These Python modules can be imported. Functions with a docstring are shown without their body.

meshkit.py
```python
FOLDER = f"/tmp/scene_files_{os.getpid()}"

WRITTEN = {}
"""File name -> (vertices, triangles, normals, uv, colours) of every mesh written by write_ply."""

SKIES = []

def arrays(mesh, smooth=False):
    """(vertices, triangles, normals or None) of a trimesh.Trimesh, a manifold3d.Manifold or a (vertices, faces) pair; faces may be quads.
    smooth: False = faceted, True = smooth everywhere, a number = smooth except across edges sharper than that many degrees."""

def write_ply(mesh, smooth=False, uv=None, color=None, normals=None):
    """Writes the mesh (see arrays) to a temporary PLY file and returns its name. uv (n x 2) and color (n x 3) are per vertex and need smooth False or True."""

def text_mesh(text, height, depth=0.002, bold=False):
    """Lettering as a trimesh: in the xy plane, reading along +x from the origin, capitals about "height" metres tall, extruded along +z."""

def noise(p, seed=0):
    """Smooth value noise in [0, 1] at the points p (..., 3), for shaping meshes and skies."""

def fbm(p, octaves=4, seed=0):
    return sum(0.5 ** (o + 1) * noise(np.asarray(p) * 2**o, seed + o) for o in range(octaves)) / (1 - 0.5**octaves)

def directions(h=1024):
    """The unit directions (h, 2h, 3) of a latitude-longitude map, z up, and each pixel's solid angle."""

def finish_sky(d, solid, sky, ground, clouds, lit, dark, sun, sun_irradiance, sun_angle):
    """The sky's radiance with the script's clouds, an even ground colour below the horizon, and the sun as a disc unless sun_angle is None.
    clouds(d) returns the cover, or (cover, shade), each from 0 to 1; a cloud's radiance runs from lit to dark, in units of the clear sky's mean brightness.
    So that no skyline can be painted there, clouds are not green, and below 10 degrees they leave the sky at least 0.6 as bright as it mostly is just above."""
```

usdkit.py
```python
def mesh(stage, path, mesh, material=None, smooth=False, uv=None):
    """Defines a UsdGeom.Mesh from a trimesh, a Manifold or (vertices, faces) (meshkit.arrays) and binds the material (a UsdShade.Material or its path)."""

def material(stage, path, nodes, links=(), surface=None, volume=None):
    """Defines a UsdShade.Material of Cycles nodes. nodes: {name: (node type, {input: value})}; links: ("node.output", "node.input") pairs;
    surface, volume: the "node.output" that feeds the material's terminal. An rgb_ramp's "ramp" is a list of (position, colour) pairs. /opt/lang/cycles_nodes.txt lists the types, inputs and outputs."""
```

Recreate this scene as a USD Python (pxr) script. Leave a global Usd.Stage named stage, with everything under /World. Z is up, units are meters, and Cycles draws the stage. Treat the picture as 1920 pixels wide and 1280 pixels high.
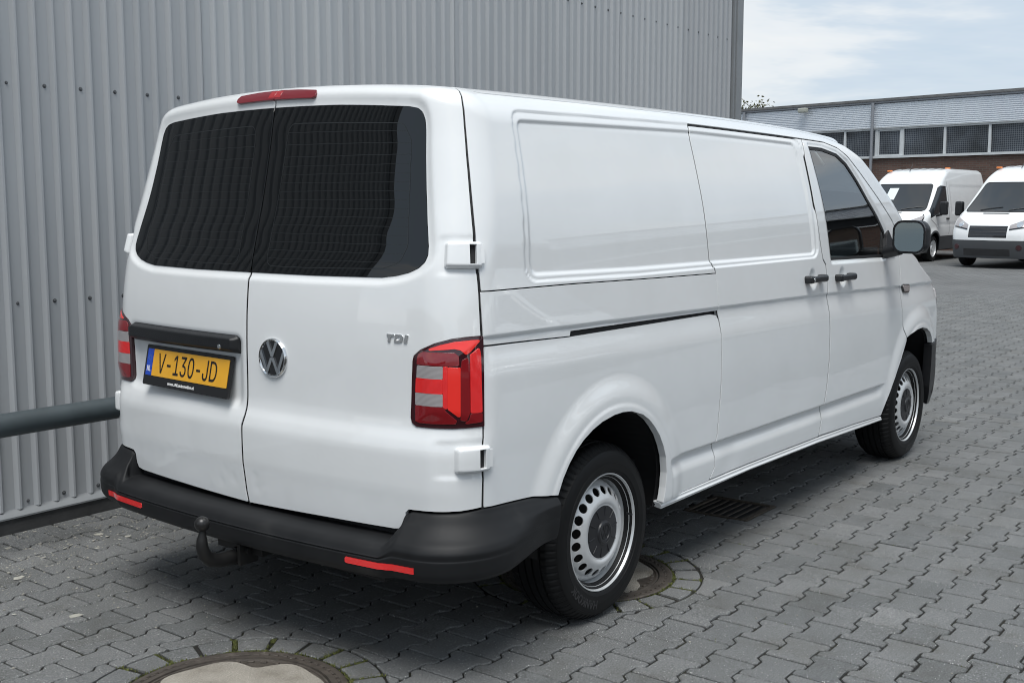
import math, random, colorsys
import numpy as np, trimesh, shapely, manifold3d
from shapely.geometry import Polygon, Point, LineString, box as sbox
from shapely import affinity
from shapely.ops import unary_union
from scipy.interpolate import PchipInterpolator
import usdkit, meshkit
from pxr import Usd, UsdGeom, UsdLux, UsdShade, Sdf, Gf, Vt

stage = Usd.Stage.CreateInMemory()
UsdGeom.Xform.Define(stage, '/World')
UsdGeom.Scope.Define(stage, '/World/Looks')
rng = np.random.default_rng(7)

# ---------- camera ----------
CAM = np.array([-3.5107, -3.1464, 1.5541]); YAW, PITCH, FPX = .6509, -.1211, 2142.1
fwd = np.array([math.cos(PITCH) * math.cos(YAW), math.cos(PITCH) * math.sin(YAW), math.sin(PITCH)])
rgt = np.cross(fwd, [0, 0, 1]); rgt /= np.linalg.norm(rgt); upv = np.cross(rgt, fwd)
cam = UsdGeom.Camera.Define(stage, '/World/camera')
cam.AddTransformOp().Set(Gf.Matrix4d(*rgt, 0, *upv, 0, *(-fwd), 0, *CAM, 1))
cam.CreateHorizontalApertureAttr(36.0); cam.CreateVerticalApertureAttr(36.0 * 682 / 1024)
cam.CreateFocalLengthAttr(36.0 * FPX / 1920); cam.CreateClippingRangeAttr(Gf.Vec2f(.05, 2000))
cam.CreateExposureAttr(1.07)

# ---------- sky and sun: bright overcast with thin blue bands ----------
SUN = np.array([-.36, -.24, .90]); SUN /= np.linalg.norm(SUN)
sky = usdkit.material(stage, '/World/Looks/sky', {
    'sky': ('sky_texture', {'sky_type': 'single_scattering', 'sun_disc': False, 'sun_elevation': math.asin(SUN[2]), 'sun_rotation': math.atan2(SUN[0], SUN[1])}),
    'tc': ('texture_coordinate', {}),
    'map': ('mapping', {'mapping_type': 'point', 'scale': (1.6, 1.6, 6.5), 'location': (.35, 1.1, .25)}),
    'n1': ('noise_texture', {'scale': 1.25, 'detail': 7.0, 'roughness': .56, 'distortion': .35}),
    'ramp': ('rgb_ramp', {'ramp': [(0, (5.2, 6.4, 7.6)), (.43, (5.6, 6.7, 7.9)), (.51, (6.4, 7.3, 8.2)), (.57, (8.2, 8.6, 8.9)), (.67, (9.1, 9.2, 9.2)), (1, (9.6, 9.5, 9.4))]}),
    'mix': ('mix_color', {'fac': .90, 'use_clamp': False}),
    'bg': ('background_shader', {'strength': .05})},
    [('tc.generated', 'map.vector'), ('map.vector', 'n1.vector'), ('n1.fac', 'ramp.fac'), ('sky.color', 'mix.a'), ('ramp.color', 'mix.b'), ('mix.result', 'bg.color')], surface='bg.background')
dome = UsdLux.DomeLight.Define(stage, '/World/sky')
UsdShade.MaterialBindingAPI.Apply(dome.GetPrim()).Bind(sky)
sun = UsdLux.DistantLight.Define(stage, '/World/sun')
sun.CreateIntensityAttr(.40); sun.CreateAngleAttr(32.0); sun.CreateColorAttr(Gf.Vec3f(1, .985, .955)); sun.CreateNormalizeAttr(True)
_x = np.cross([0, 0, 1], SUN); _x /= np.linalg.norm(_x); _y = np.cross(SUN, _x)
sun.AddTransformOp().Set(Gf.Matrix4d(*_x, 0, *_y, 0, *SUN, 0, 0, 0, 30, 1))

# ---------- scene helpers ----------
_names = {}
def numbered(path):
    n = _names.get(path, 0); _names[path] = n + 1
    return path if n == 0 else f'{path}_{n:03d}'

def data(prim, label=None, category=None, group=None, kind=None):
    p = prim.GetPrim()
    for k, v in (('label', label), ('category', category), ('group', group), ('kind', kind)):
        if v: p.SetCustomDataByKey(k, v)
    return prim

def P_(x): return x if isinstance(x, str) else str(x.GetPath())

def thing(name, label, category, loc=(0, 0, 0), rotz=0., group=None, kind=None):
    x = UsdGeom.Xform.Define(stage, numbered('/World/' + name))
    if any(loc) or rotz:
        x.AddTranslateOp().Set(Gf.Vec3d(*map(float, loc))); x.AddRotateZOp().Set(float(math.degrees(rotz)))
    return data(x, label, category, group, kind)

def place(m, loc=(0, 0, 0), R=None):
    v, f = np.asarray(m.vertices, float), np.asarray(m.faces)
    if R is not None: v = v @ np.asarray(R).T
    return trimesh.Trimesh(v + np.asarray(loc, float), f, process=False)

def cat(ms): return trimesh.util.concatenate(list(ms))

def part(parent, name, mesh, material, smooth=False, label=None, kind=None):
    """mesh: a trimesh, or (vertices, faces, normals)"""
    path = numbered((P_(parent) if parent else '/World') + '/' + name)
    if isinstance(mesh, tuple) and len(mesh) == 3:
        v, f, n = mesh
        m = usdkit.mesh(stage, path, (v, f), material)
        if n is not None:
            m.CreateNormalsAttr(Vt.Vec3fArray.FromNumpy(n.astype(np.float32))); m.SetNormalsInterpolation('vertex')
    else:
        m = usdkit.mesh(stage, path, mesh, material, smooth=smooth)
    return data(m, label, None, None, kind)

def tone(prim, values):
    UsdGeom.PrimvarsAPI(prim.GetPrim()).CreatePrimvar('tone', Sdf.ValueTypeNames.FloatArray, 'vertex').Set(Vt.FloatArray.FromNumpy(np.asarray(values, np.float32)))

def bx(x0, x1, y0, y1, z0, z1):
    m = trimesh.creation.box((x1 - x0, y1 - y0, z1 - z0)); m.apply_translation(((x0 + x1) / 2, (y0 + y1) / 2, (z0 + z1) / 2)); return m

def rbox(sx, sy, sz, r, seg=16):
    """a box with rounded edges, centred on the origin"""
    s = trimesh.creation.icosphere(2, r).vertices
    pts = np.concatenate([s + np.array([a * (sx / 2 - r), b * (sy / 2 - r), c * (sz / 2 - r)]) for a in (-1, 1) for b in (-1, 1) for c in (-1, 1)])
    return trimesh.convex.convex_hull(pts)

def extrude(poly, h):
    gs = [g for g in getattr(poly, 'geoms', [poly]) if g.geom_type == 'Polygon' and g.area > 1e-9]
    return cat([trimesh.creation.extrude_polygon(g, h, engine='earcut') for g in gs])

def tube(path, r, sides=16, caps=True):
    p = np.asarray(path, float); rr = np.broadcast_to(np.asarray(r, float), (len(p),))
    t = np.gradient(p, axis=0); t /= np.linalg.norm(t, axis=1, keepdims=True)
    a = np.cross(t, np.where(np.abs(t[:, 2:]) < .9, [[0, 0, 1.]], [[1., 0, 0]])); a /= np.linalg.norm(a, axis=1, keepdims=True)
    b = np.cross(t, a); th = np.arange(sides) * 2 * np.pi / sides
    v = (p[:, None] + rr[:, None, None] * (np.cos(th)[None, :, None] * a[:, None] + np.sin(th)[None, :, None] * b[:, None])).reshape(-1, 3)
    f = []
    for i in range(len(p) - 1):
        for j in range(sides):
            k = (j + 1) % sides
            f += [[i * sides + j, i * sides + k, (i + 1) * sides + k], [i * sides + j, (i + 1) * sides + k, (i + 1) * sides + j]]
    if caps:
        v = np.vstack([v, p[0], p[-1]]); n = len(v)
        for j in range(sides):
            k = (j + 1) % sides
            f += [[n - 2, k, j], [n - 1, (len(p) - 1) * sides + j, (len(p) - 1) * sides + k]]
    m = trimesh.Trimesh(v, f, process=False); trimesh.repair.fix_normals(m); return m

def lathe(profile, n=64, axis='z'):
    """profile: (r, h) pairs turned about the axis"""
    pr = np.asarray(profile, float); th = np.arange(n) * 2 * np.pi / n
    v = np.stack([pr[:, 0][:, None] * np.cos(th), pr[:, 0][:, None] * np.sin(th), np.repeat(pr[:, 1][:, None], n, 1)], -1).reshape(-1, 3)
    i, j = np.meshgrid(np.arange(len(pr) - 1), np.arange(n), indexing='ij'); k = (j + 1) % n
    q = np.stack([i * n + j, i * n + k, (i + 1) * n + k, (i + 1) * n + j], -1).reshape(-1, 4)
    f = np.vstack([q[:, [0, 1, 2]], q[:, [0, 2, 3]]])
    if axis == 'y': v = v[:, [0, 2, 1]] * [1, -1, 1]      # h grows towards -y
    return trimesh.Trimesh(v, f, process=False)

def rrect(w, h, r, cx=0, cy=0):
    return sbox(-w / 2 + r, -h / 2 + r, w / 2 - r, h / 2 - r).buffer(r, quad_segs=6) if False else affinity.translate(sbox(-w / 2 + r, -h / 2 + r, w / 2 - r, h / 2 - r).buffer(r, quad_segs=6), cx, cy)

# ---------- materials ----------
def pbr(name, color, rough=.5, metal=0., coat=0., vary=0., vscale=6., bump=0., bscale=200., spec=.5, detail=4.):
    nodes = {'p': ('principled_bsdf', {'base_color': color, 'roughness': rough, 'metallic': metal, 'coat_weight': coat, 'coat_roughness': .04, 'specular_ior_level': spec})}
    links = []
    if vary or bump: nodes['g'] = ('geometry', {})
    if vary:
        nodes['n'] = ('noise_texture', {'scale': vscale, 'detail': detail, 'roughness': .6})
        nodes['r'] = ('rgb_ramp', {'ramp': [(.25, tuple(c * (1 - vary) for c in color)), (.75, tuple(min(1, c * (1 + vary)) for c in color))]})
        links += [('g.position', 'n.vector'), ('n.fac', 'r.fac'), ('r.color', 'p.base_color')]
    if bump:
        nodes['bn'] = ('noise_texture', {'scale': bscale, 'detail': 2.0}); nodes['b'] = ('bump', {'strength': 1.0, 'distance': bump})
        links += [('g.position', 'bn.vector'), ('bn.fac', 'b.height'), ('b.normal', 'p.normal')]
    return usdkit.material(stage, '/World/Looks/' + name, nodes, links, surface='p.BSDF')

def pane_glass(name, tint, rough=0.0, ior=1.52):
    return usdkit.material(stage, '/World/Looks/' + name, {'t': ('transparent_bsdf', {'color': tint}), 'g': ('glossy_bsdf', {'color': (1, 1, 1), 'roughness': rough}), 'f': ('fresnel', {'IOR': ior}), 'm': ('mix_closure', {})},
                           [('f.fac', 'm.fac'), ('t.BSDF', 'm.closure1'), ('g.BSDF', 'm.closure2')], surface='m.closure')

M_paint = usdkit.material(stage, '/World/Looks/white_paint', {'g': ('geometry', {}), 'n': ('noise_texture', {'scale': 2.2, 'detail': 6.0, 'roughness': .65}), 'r': ('rgb_ramp', {'ramp': [(.3, (.700, .712, .712)), (.6, (.735, .748, .752))]}), 'p': ('principled_bsdf', {'roughness': .45, 'coat_weight': 1.0, 'coat_roughness': .012, 'coat_ior': 1.58})},
    [('g.position', 'n.vector'), ('n.fac', 'r.fac'), ('r.color', 'p.base_color')], surface='p.BSDF')
M_black = pbr('black_plastic', (.009, .0095, .011), .40, 0, 0, vary=.25, vscale=9, bump=.0006, bscale=900)
M_gap = pbr('dark_seal_and_shade', (.008, .008, .009), .7)  # near black for rubber, linings and the painted shade in shut lines
M_gloss_black = pbr('gloss_black', (.01, .01, .011), .12, 0, .6)
M_chrome = pbr('chrome', (.75, .76, .77), .06, 1.0)
M_steel_rim = pbr('silver_steel', (.60, .61, .615), .36, .35, .3, vary=.06, vscale=14)
M_rubber = pbr('tyre_rubber', (.0045, .0046, .005), .55, 0, 0, vary=.25, vscale=12, bump=.0004, bscale=500, spec=.28)
M_interior = pbr('interior_grey', (.06, .062, .066), .7)
M_seat = pbr('seat_fabric', (.035, .037, .042), .85)
M_tint = pane_glass('privacy_glass', (.004, .006, .009), 0.0, 1.62)
M_cabglass = pane_glass('cab_glass', (.80, .90, .88), 0.0, 2.6)
M_screen = pane_glass('windscreen_glass', (.86, .92, .90), 0.0, 1.45)
M_mirror = pbr('mirror_glass', (.78, .86, .85), .02, 1.0)
M_red = usdkit.material(stage, '/World/Looks/red_lens', {'g': ('geometry', {}), 'w': ('wave_texture', {'scale': 95.0, 'bands_direction': 'z', 'wave_type': 'bands'}), 'b': ('bump', {'strength': .35, 'distance': .002}),
    'p': ('principled_bsdf', {'base_color': (.74, .014, .014), 'roughness': .18, 'coat_weight': 1.0, 'coat_roughness': .02, 'subsurface_weight': .0})}, [('g.position', 'w.vector'), ('w.fac', 'b.height'), ('b.normal', 'p.normal')], surface='p.BSDF')
M_red_dark = pbr('dark_red_lens', (.20, .006, .010), .12, 0, 1.0)
M_red_bright = pbr('bright_red_lens', (.80, .030, .022), .15, 0, 1.0)
M_lamp_white = usdkit.material(stage, '/World/Looks/clear_lens', {'g': ('geometry', {}), 'w': ('wave_texture', {'scale': 85.0, 'bands_direction': 'z', 'wave_type': 'bands'}), 'r': ('rgb_ramp', {'ramp': [(0, (.20, .185, .185)), (1, (.43, .405, .405))]}),
    'p': ('principled_bsdf', {'roughness': .2, 'coat_weight': 1.0})}, [('g.position', 'w.vector'), ('w.fac', 'r.fac'), ('r.color', 'p.base_color')], surface='p.BSDF')
M_lamp_base = pbr('smoked_red', (.030, .004, .007), .10, 0, 1.0)
M_orange = pbr('orange_lens', (.75, .20, .02), .2, 0, .8)
# ---------- the van's body as one smooth implicit surface ----------
def sstep(a, b, t):
    t = np.clip((np.asarray(t, float) - a) / (b - a), 0, 1)
    return t * t * (3 - 2 * t)

SIDE_Y = PchipInterpolator([.20, .30, .36, .45, .60, .80, 1.0, 1.13, 1.3, 1.45, 1.55, 1.72, 1.80, 1.9, 2.0, 2.3],
                           [.885, .915, .928, .936, .943, .947, .942, .931, .915, .900, .884, .845, .824, .797, .765, .66])
REAR_X = PchipInterpolator([.2, .40, .50, .60, .66, .755, .772, .80, .845, .88, .92, 1.05, 1.145, 1.316, 1.45, 1.59, 1.75, 1.894, 1.97, 2.2],
                           [-.90, -.912, -.925, -.934, -.939, -.9405, -.9395, -.934, -.9205, -.9165, -.9155, -.9142, -.911, -.894, -.862, -.826, -.792, -.765, -.742, -.66])
ROOF_Z = PchipInterpolator([-1.5, -.75, 0., .9, 1.6, 2.05, 2.4, 2.8, 3.4], [1.945, 1.956, 1.966, 1.971, 1.966, 1.957, 1.944, 1.920, 1.85])
FRONT_X = PchipInterpolator([.15, .25, .40, .60, .80, .95, 1.02, 1.08, 1.14, 1.20, 1.41, 1.52, 1.64, 1.78, 1.87, 1.93, 2.0],
                            [4.09, 4.15, 4.21, 4.23, 4.225, 4.18, 4.13, 4.02, 3.87, 3.74, 3.52, 3.385, 3.20, 2.985, 2.83, 2.70, 2.50])

def rmax(a, b, r):
    u, v = np.maximum(a + r, 0), np.maximum(b + r, 0)
    return np.hypot(u, v) + np.minimum(np.maximum(a + r, b + r), 0) - r

def body_f(x, y, z):
    ay = np.abs(y)
    side = ay - (SIDE_Y(np.clip(z, .2, 2.3)) + .010 * np.clip(1 - ((x - 1.2) / 1.95) ** 2, 0, 1) - .105 * np.clip((x - 3.2) / 1.1, 0, 2) ** 2)
    rear = REAR_X(np.clip(z, .2, 2.2)) + .084 * np.minimum(ay, 1.2) ** 2 - x
    roof = z - (ROOF_Z(np.clip(x, -1.5, 3.4)) - .062 * ay ** 2)
    front = (x - (FRONT_X(np.clip(z, .15, 2.0)) - .17 * ay ** 2)) * .75
    d = rmax(side, rear, .15)
    d = rmax(d, front, .14)
    return rmax(d, roof, .05 + .06 * sstep(-.74, -.55, x))

# every point of the skin is (u, w): u runs along the plan outline from the middle of the tail round the right rear corner and forward along the side, w runs up and then over the roof's edge
UX, UY, UC, WZ, WR = -.50, .65, .25, 1.70, .20
U1 = UY + UC * math.pi / 2
def uw_ray(u, w):
    u, w = np.asarray(u, float), np.asarray(w, float)
    a = np.clip((u - UY) / UC, 0, math.pi / 2)
    ox = np.where(u > U1, UX + (u - U1), UX)
    oy = -np.minimum(u, UY)
    e = np.clip((w - WZ) / WR, 0, math.pi / 2)
    o = np.stack([ox, oy, np.minimum(w, WZ)], -1)
    d = np.stack([-np.cos(a) * np.cos(e), -np.sin(a) * np.cos(e), np.sin(e)], -1)
    return o, d

def xyz_uw(P):
    P = np.asarray(P, float); x, y, z = P[..., 0], P[..., 1], P[..., 2]
    a = np.arctan2(np.maximum(-y - UY, 0), np.maximum(UX - x, 0))
    corner = (x < UX) & (-y > UY)
    u = np.where(corner, UY + UC * a, np.where(x >= UX, U1 + x - UX, -y))
    h = np.where(corner, np.hypot(x - UX, -y - UY), np.where(x >= UX, -y - UY, UX - x))
    w = np.where(z <= WZ, z, WZ + WR * np.arctan2(z - WZ, np.maximum(h, 1e-6)))
    return np.stack([u, w], -1)

def solve(o, d, lo=0., hi=1.2):
    lo, hi = np.full(o.shape[:-1], lo), np.full(o.shape[:-1], hi)
    for _ in range(34):
        m = (lo + hi) / 2; q = o + m[..., None] * d
        ins = body_f(q[..., 0], q[..., 1], q[..., 2]) < 0
        lo, hi = np.where(ins, m, lo), np.where(ins, hi, m)
    return o + lo[..., None] * d

def skin(u, w):
    return solve(*uw_ray(u, w))
import mapbox_earcut
def clip_grid(poly, hu, hw):
    """the polygon cut along a regular grid: (points, triangles)"""
    x0, y0, x1, y1 = poly.bounds
    i0, j0 = math.floor(x0 / hu) - 1, math.floor(y0 / hw) - 1
    ni, nj = math.ceil(x1 / hu) + 2 - i0, math.ceil(y1 / hw) + 2 - j0
    gx, gy = (np.arange(ni + 1) + i0) * hu, (np.arange(nj + 1) + j0) * hw
    X, Y = np.meshgrid(gx, gy, indexing='ij')
    ins = shapely.contains_xy(poly, X, Y)
    edge = np.zeros((ni, nj), bool)
    rings = [r for g in getattr(poly, 'geoms', [poly]) for r in (g.exterior, *g.interiors)]
    for r in rings:
        c = np.array(shapely.segmentize(r, min(hu, hw) / 6).coords)
        for ex in (-1e-9, 1e-9):
            for ey in (-1e-9, 1e-9):
                edge[np.clip(np.floor((c[:, 0] + ex) / hu).astype(int) - i0, 0, ni - 1), np.clip(np.floor((c[:, 1] + ey) / hw).astype(int) - j0, 0, nj - 1)] = True
    mixed = ins[:-1, :-1].astype(int) + ins[1:, :-1] + ins[1:, 1:] + ins[:-1, 1:]
    edge |= (mixed > 0) & (mixed < 4)
    full = (mixed == 4) & ~edge
    pts, idx = [], {}
    def vid(x, y):
        k = (round(x * 1e7), round(y * 1e7))
        if k not in idx: idx[k] = len(pts); pts.append((x, y))
        return idx[k]
    tris = []
    fi, fj = np.nonzero(full)
    vmap = -np.ones((ni + 1, nj + 1), int)
    used = np.zeros_like(vmap, bool)
    for a, b in ((0, 0), (1, 0), (1, 1), (0, 1)): used[fi + a, fj + b] = True
    ui, uj = np.nonzero(used)
    for a, b in zip(ui, uj): vmap[a, b] = vid(gx[a], gy[b])
    q = np.stack([vmap[fi, fj], vmap[fi + 1, fj], vmap[fi + 1, fj + 1], vmap[fi, fj + 1]], -1)
    tris.append(q[:, [0, 1, 2]]); tris.append(q[:, [0, 2, 3]])
    ei, ej = np.nonzero(edge)
    if len(ei):
        cells = shapely.box(gx[ei], gy[ej], gx[ei + 1], gy[ej + 1])
        cut = shapely.intersection(cells, poly)
        extra = []
        for g in cut:
            for h in getattr(g, 'geoms', [g]):
                if h.geom_type != 'Polygon' or h.area < 1e-12: continue
                c = np.array(h.exterior.coords)[:-1]
                rr = [c] + [np.array(r.coords)[:-1] for r in h.interiors]
                allc = np.vstack(rr)
                t = mapbox_earcut.triangulate_float64(allc, np.cumsum([len(r) for r in rr]).astype(np.uint32)).reshape(-1, 3)
                ids = [vid(*p) for p in allc]
                extra += [[ids[a], ids[b], ids[d]] for a, b, d in t]
        if extra: tris.append(np.array(extra))
    f = np.vstack(tris); f = f[(f[:, 0] != f[:, 1]) & (f[:, 1] != f[:, 2]) & (f[:, 0] != f[:, 2])]
    return np.array(pts), f

def vnormals(v, f):
    n = np.zeros_like(v); fn = np.cross(v[f[:, 1]] - v[f[:, 0]], v[f[:, 2]] - v[f[:, 0]])
    for k in range(3): np.add.at(n, f[:, k], fn)
    return n / np.maximum(np.linalg.norm(n, axis=1, keepdims=True), 1e-12)

def grad(fn, P, e=2e-4):
    g = np.stack([fn(*(P + e * np.eye(3)[k]).T) - fn(*(P - e * np.eye(3)[k]).T) for k in range(3)], -1)
    return g / np.maximum(np.linalg.norm(g, axis=1, keepdims=True), 1e-12)

def panel(poly, surf=None, fn=None, off=0., feat=None, lip=.016, hu=.010, hw=.008, mirror=False):
    """a sheet over the polygon of the skin's own coordinates, with rolled edges that turn inwards"""
    surf = surf or skin; fn = fn or body_f
    def lift(q):
        P = surf(q[:, 0], q[:, 1]); N = grad(fn, P)
        d = off + (feat(P) if feat is not None else 0.)
        return P + N * np.broadcast_to(d, (len(P),))[:, None], N
    q, f = clip_grid(poly, hu, hw)
    v, N = lift(q)
    fn_ = np.cross(v[f[:, 1]] - v[f[:, 0]], v[f[:, 2]] - v[f[:, 0]])
    if (fn_ * N[f[:, 0]]).sum() < 0: f = f[:, ::-1]
    n = vnormals(v, f)
    V, F, NN = [v], [f], [n]; base = len(v)
    if lip:
        for g in getattr(poly, 'geoms', [poly]):
            for r in (g.exterior, *g.interiors):
                c = np.array(shapely.segmentize(r, min(hu, hw)).coords)[:-1]
                rv, rn = lift(c); m = len(c)
                tang = np.roll(rv, -1, 0) - np.roll(rv, 1, 0)
                side = np.cross(tang, rn); side /= np.maximum(np.linalg.norm(side, axis=1, keepdims=True), 1e-12)
                # side must point away from the sheet
                eps = np.array(Polygon(c).buffer(0).representative_point().coords[0]) if False else None
                ccw = shapely.is_ccw(shapely.linearrings(np.vstack([c, c[:1]])))
                # test with the polygon itself
                t2 = np.roll(c, -1, 0) - np.roll(c, 1, 0); o2 = np.stack([t2[:, 1], -t2[:, 0]], -1); o2 /= np.maximum(np.linalg.norm(o2, axis=1, keepdims=True), 1e-12)
                inside = shapely.contains_xy(poly, *(c + o2 * 1e-4).T)
                if inside.mean() > .5: o2 = -o2
                ov, _ = lift(c + o2 * 1e-3)
                if ((ov - rv) * side).sum() < 0: side = -side
                r0, r1, r2 = rv, rv - rn * .0022 + side * .0009, rv - rn * lip + side * .0009
                n0 = rn * .8 + side * .6; n0 /= np.linalg.norm(n0, axis=1, keepdims=True)
                V += [r0, r1, r2]; NN += [n0, side, side]
                k = np.arange(m); kn = (k + 1) % m
                ff = np.vstack([np.stack([base + a * m + k, base + a * m + kn, base + (a + 1) * m + kn], -1) for a in (0, 1)] + [np.stack([base + a * m + k, base + (a + 1) * m + kn, base + (a + 1) * m + k], -1) for a in (0, 1)])
                vv = np.vstack([r0, r1, r2]); fl = ff - base
                nn = np.cross(vv[fl[:, 1]] - vv[fl[:, 0]], vv[fl[:, 2]] - vv[fl[:, 0]])
                if (nn * np.vstack([side] * 3)[fl[:, 0]]).sum() < 0: ff = ff[:, ::-1]
                F.append(ff); base += 3 * m
    v, f, n = np.vstack(V), np.vstack(F), np.vstack(NN)
    if mirror: v = v * [1, -1, 1]; n = n * [1, -1, 1]; f = f[:, ::-1]
    return v, f, n

def sd_poly(poly, x, y):
    """signed distance to a polygon, negative inside"""
    p = shapely.points(np.asarray(x), np.asarray(y))
    d = shapely.distance(poly.exterior, p)
    return np.where(shapely.contains_xy(poly, np.asarray(x), np.asarray(y)), -d, d)

def rpoly(pts, r):
    """a polygon with rounded corners"""
    p = Polygon(pts).buffer(0)
    return p.buffer(-r, quad_segs=6).buffer(2 * r, quad_segs=6).buffer(-r, quad_segs=6)
# ---------- metal clad hall beside the van ----------
WY = 1.968
M_clad = usdkit.material(stage, '/World/Looks/grey_cladding', {'g': ('geometry', {}), 'map': ('mapping', {'scale': (9, 9, .45)}), 'n': ('noise_texture', {'scale': 1.0, 'detail': 4.0, 'roughness': .6}),
    'r': ('rgb_ramp', {'ramp': [(.25, (.335, .352, .366)), (.5, (.372, .387, .400)), (.75, (.402, .415, .424))]}), 'at': ('attribute', {'attribute': 'tone'}), 'tr': ('rgb_ramp', {'ramp': [(0, (.90, .90, .905)), (1, (1.08, 1.085, 1.08))]}), 'tm': ('mix_color', {'blend_type': 'multiply', 'fac': 1.0, 'use_clamp': False}), 'p': ('principled_bsdf', {'roughness': .38, 'metallic': .0, 'specular_ior_level': .5})},
    [('g.position', 'map.vector'), ('map.vector', 'n.vector'), ('n.fac', 'r.fac'), ('r.color', 'tm.a'), ('at.fac', 'tr.fac'), ('tr.color', 'tm.b'), ('tm.result', 'p.base_color')], surface='p.BSDF')
M_trim = pbr('grey_trim', (.20, .21, .218), .45, vary=.08)
M_plinth = pbr('dark_plinth', (.050, .050, .050), .8, vary=.3, vscale=9, bump=.002, bscale=60)
M_bolt = pbr('zinc_bolt', (.11, .115, .12), .45, .5)
hall = thing('metal_hall', 'tall grey hall clad in vertical ribbed metal sheet, close behind the van', 'building')
PITCH_, XB = .095, -.268                              # ribs every 95 mm, a bolt on every second pan
x0w, x1w, zt = -4.30, 6.70, 6.2
xs, ys_ = [], []
k0, k1 = math.floor((x0w - XB) / PITCH_), math.ceil((x1w - XB) / PITCH_)
for k in range(k0, k1):
    c = XB + PITCH_ * (k + .5)                        # middle of a rib, half way between two pans
    for dx, o in ((-.0190, 0), (-.0175, .002), (-.0065, .0195), (-.005, .0205), (.005, .0205), (.0065, .0195), (.0175, .002), (.0190, 0)):
        if x0w <= c + dx <= x1w: xs.append(c + dx); ys_.append(WY - o)
zz = [.10, zt]; n = len(xs)
v = np.array([(x, y, z) for z in zz for x, y in zip(xs, ys_)]); f = [[i, i + 1, n + i + 1] for i in range(n - 1)] + [[i, n + i + 1, n + i] for i in range(n - 1)]
sheet = np.floor((np.array(xs) - XB - 1.755) / (PITCH_ * 11)).astype(int)       # eleven ribs to a sheet
rc_ = np.random.default_rng(17)
for k in sorted(set(sheet)):
    i = np.nonzero(sheet == k)[0]; i = np.arange(i[0], min(i[-1] + 2, n)); dy = .0016 * (k % 2); m_ = len(i)
    v = np.array([(xs[q], ys_[q] - dy, z) for z in zz for q in i]); f = [[a, a + 1, m_ + a + 1] for a in range(m_ - 1)] + [[a, m_ + a + 1, m_ + a] for a in range(m_ - 1)]
    sh_ = part(hall, 'cladding_sheet', trimesh.Trimesh(v, f, process=False), M_clad, 24)
    cnt = len(UsdGeom.Mesh(sh_.GetPrim()).GetPointsAttr().Get()); tone(sh_, np.full(cnt, float(np.clip(.5 + .28 * rc_.normal(), 0, 1))))
M_plain = pbr('grey_plain_cladding', (.35, .365, .377), .4)
part(hall, 'end_wall', bx(x1w + .05, x1w + .10, WY + .09, 13, .1, zt), M_plain)
part(hall, 'end_wall', bx(x0w - .06, x0w - .01, WY + .09, 13, .1, zt), M_plain)
part(hall, 'back_wall', bx(x0w, x1w, 13, 13.1, .1, zt), M_plain)
part(hall, 'flat_roof', bx(x0w - .05, x1w + .1, WY + .01, 13.1, zt, zt + .15), M_trim)
part(hall, 'corner_trim', cat([bx(x1w + .012, x1w + .135, WY - .040, WY + .09, .02, zt), bx(x1w - .03, x1w + .004, WY - .030, WY - .004, .02, zt)]), M_trim)
part(hall, 'corner_trim', bx(x0w - .10, x0w, WY - .040, WY + .09, .02, zt), M_trim)
sh = Polygon([(WY - .054, .070), (WY - .054, .078), (WY + .02, .112), (WY + .02, .070)])
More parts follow.
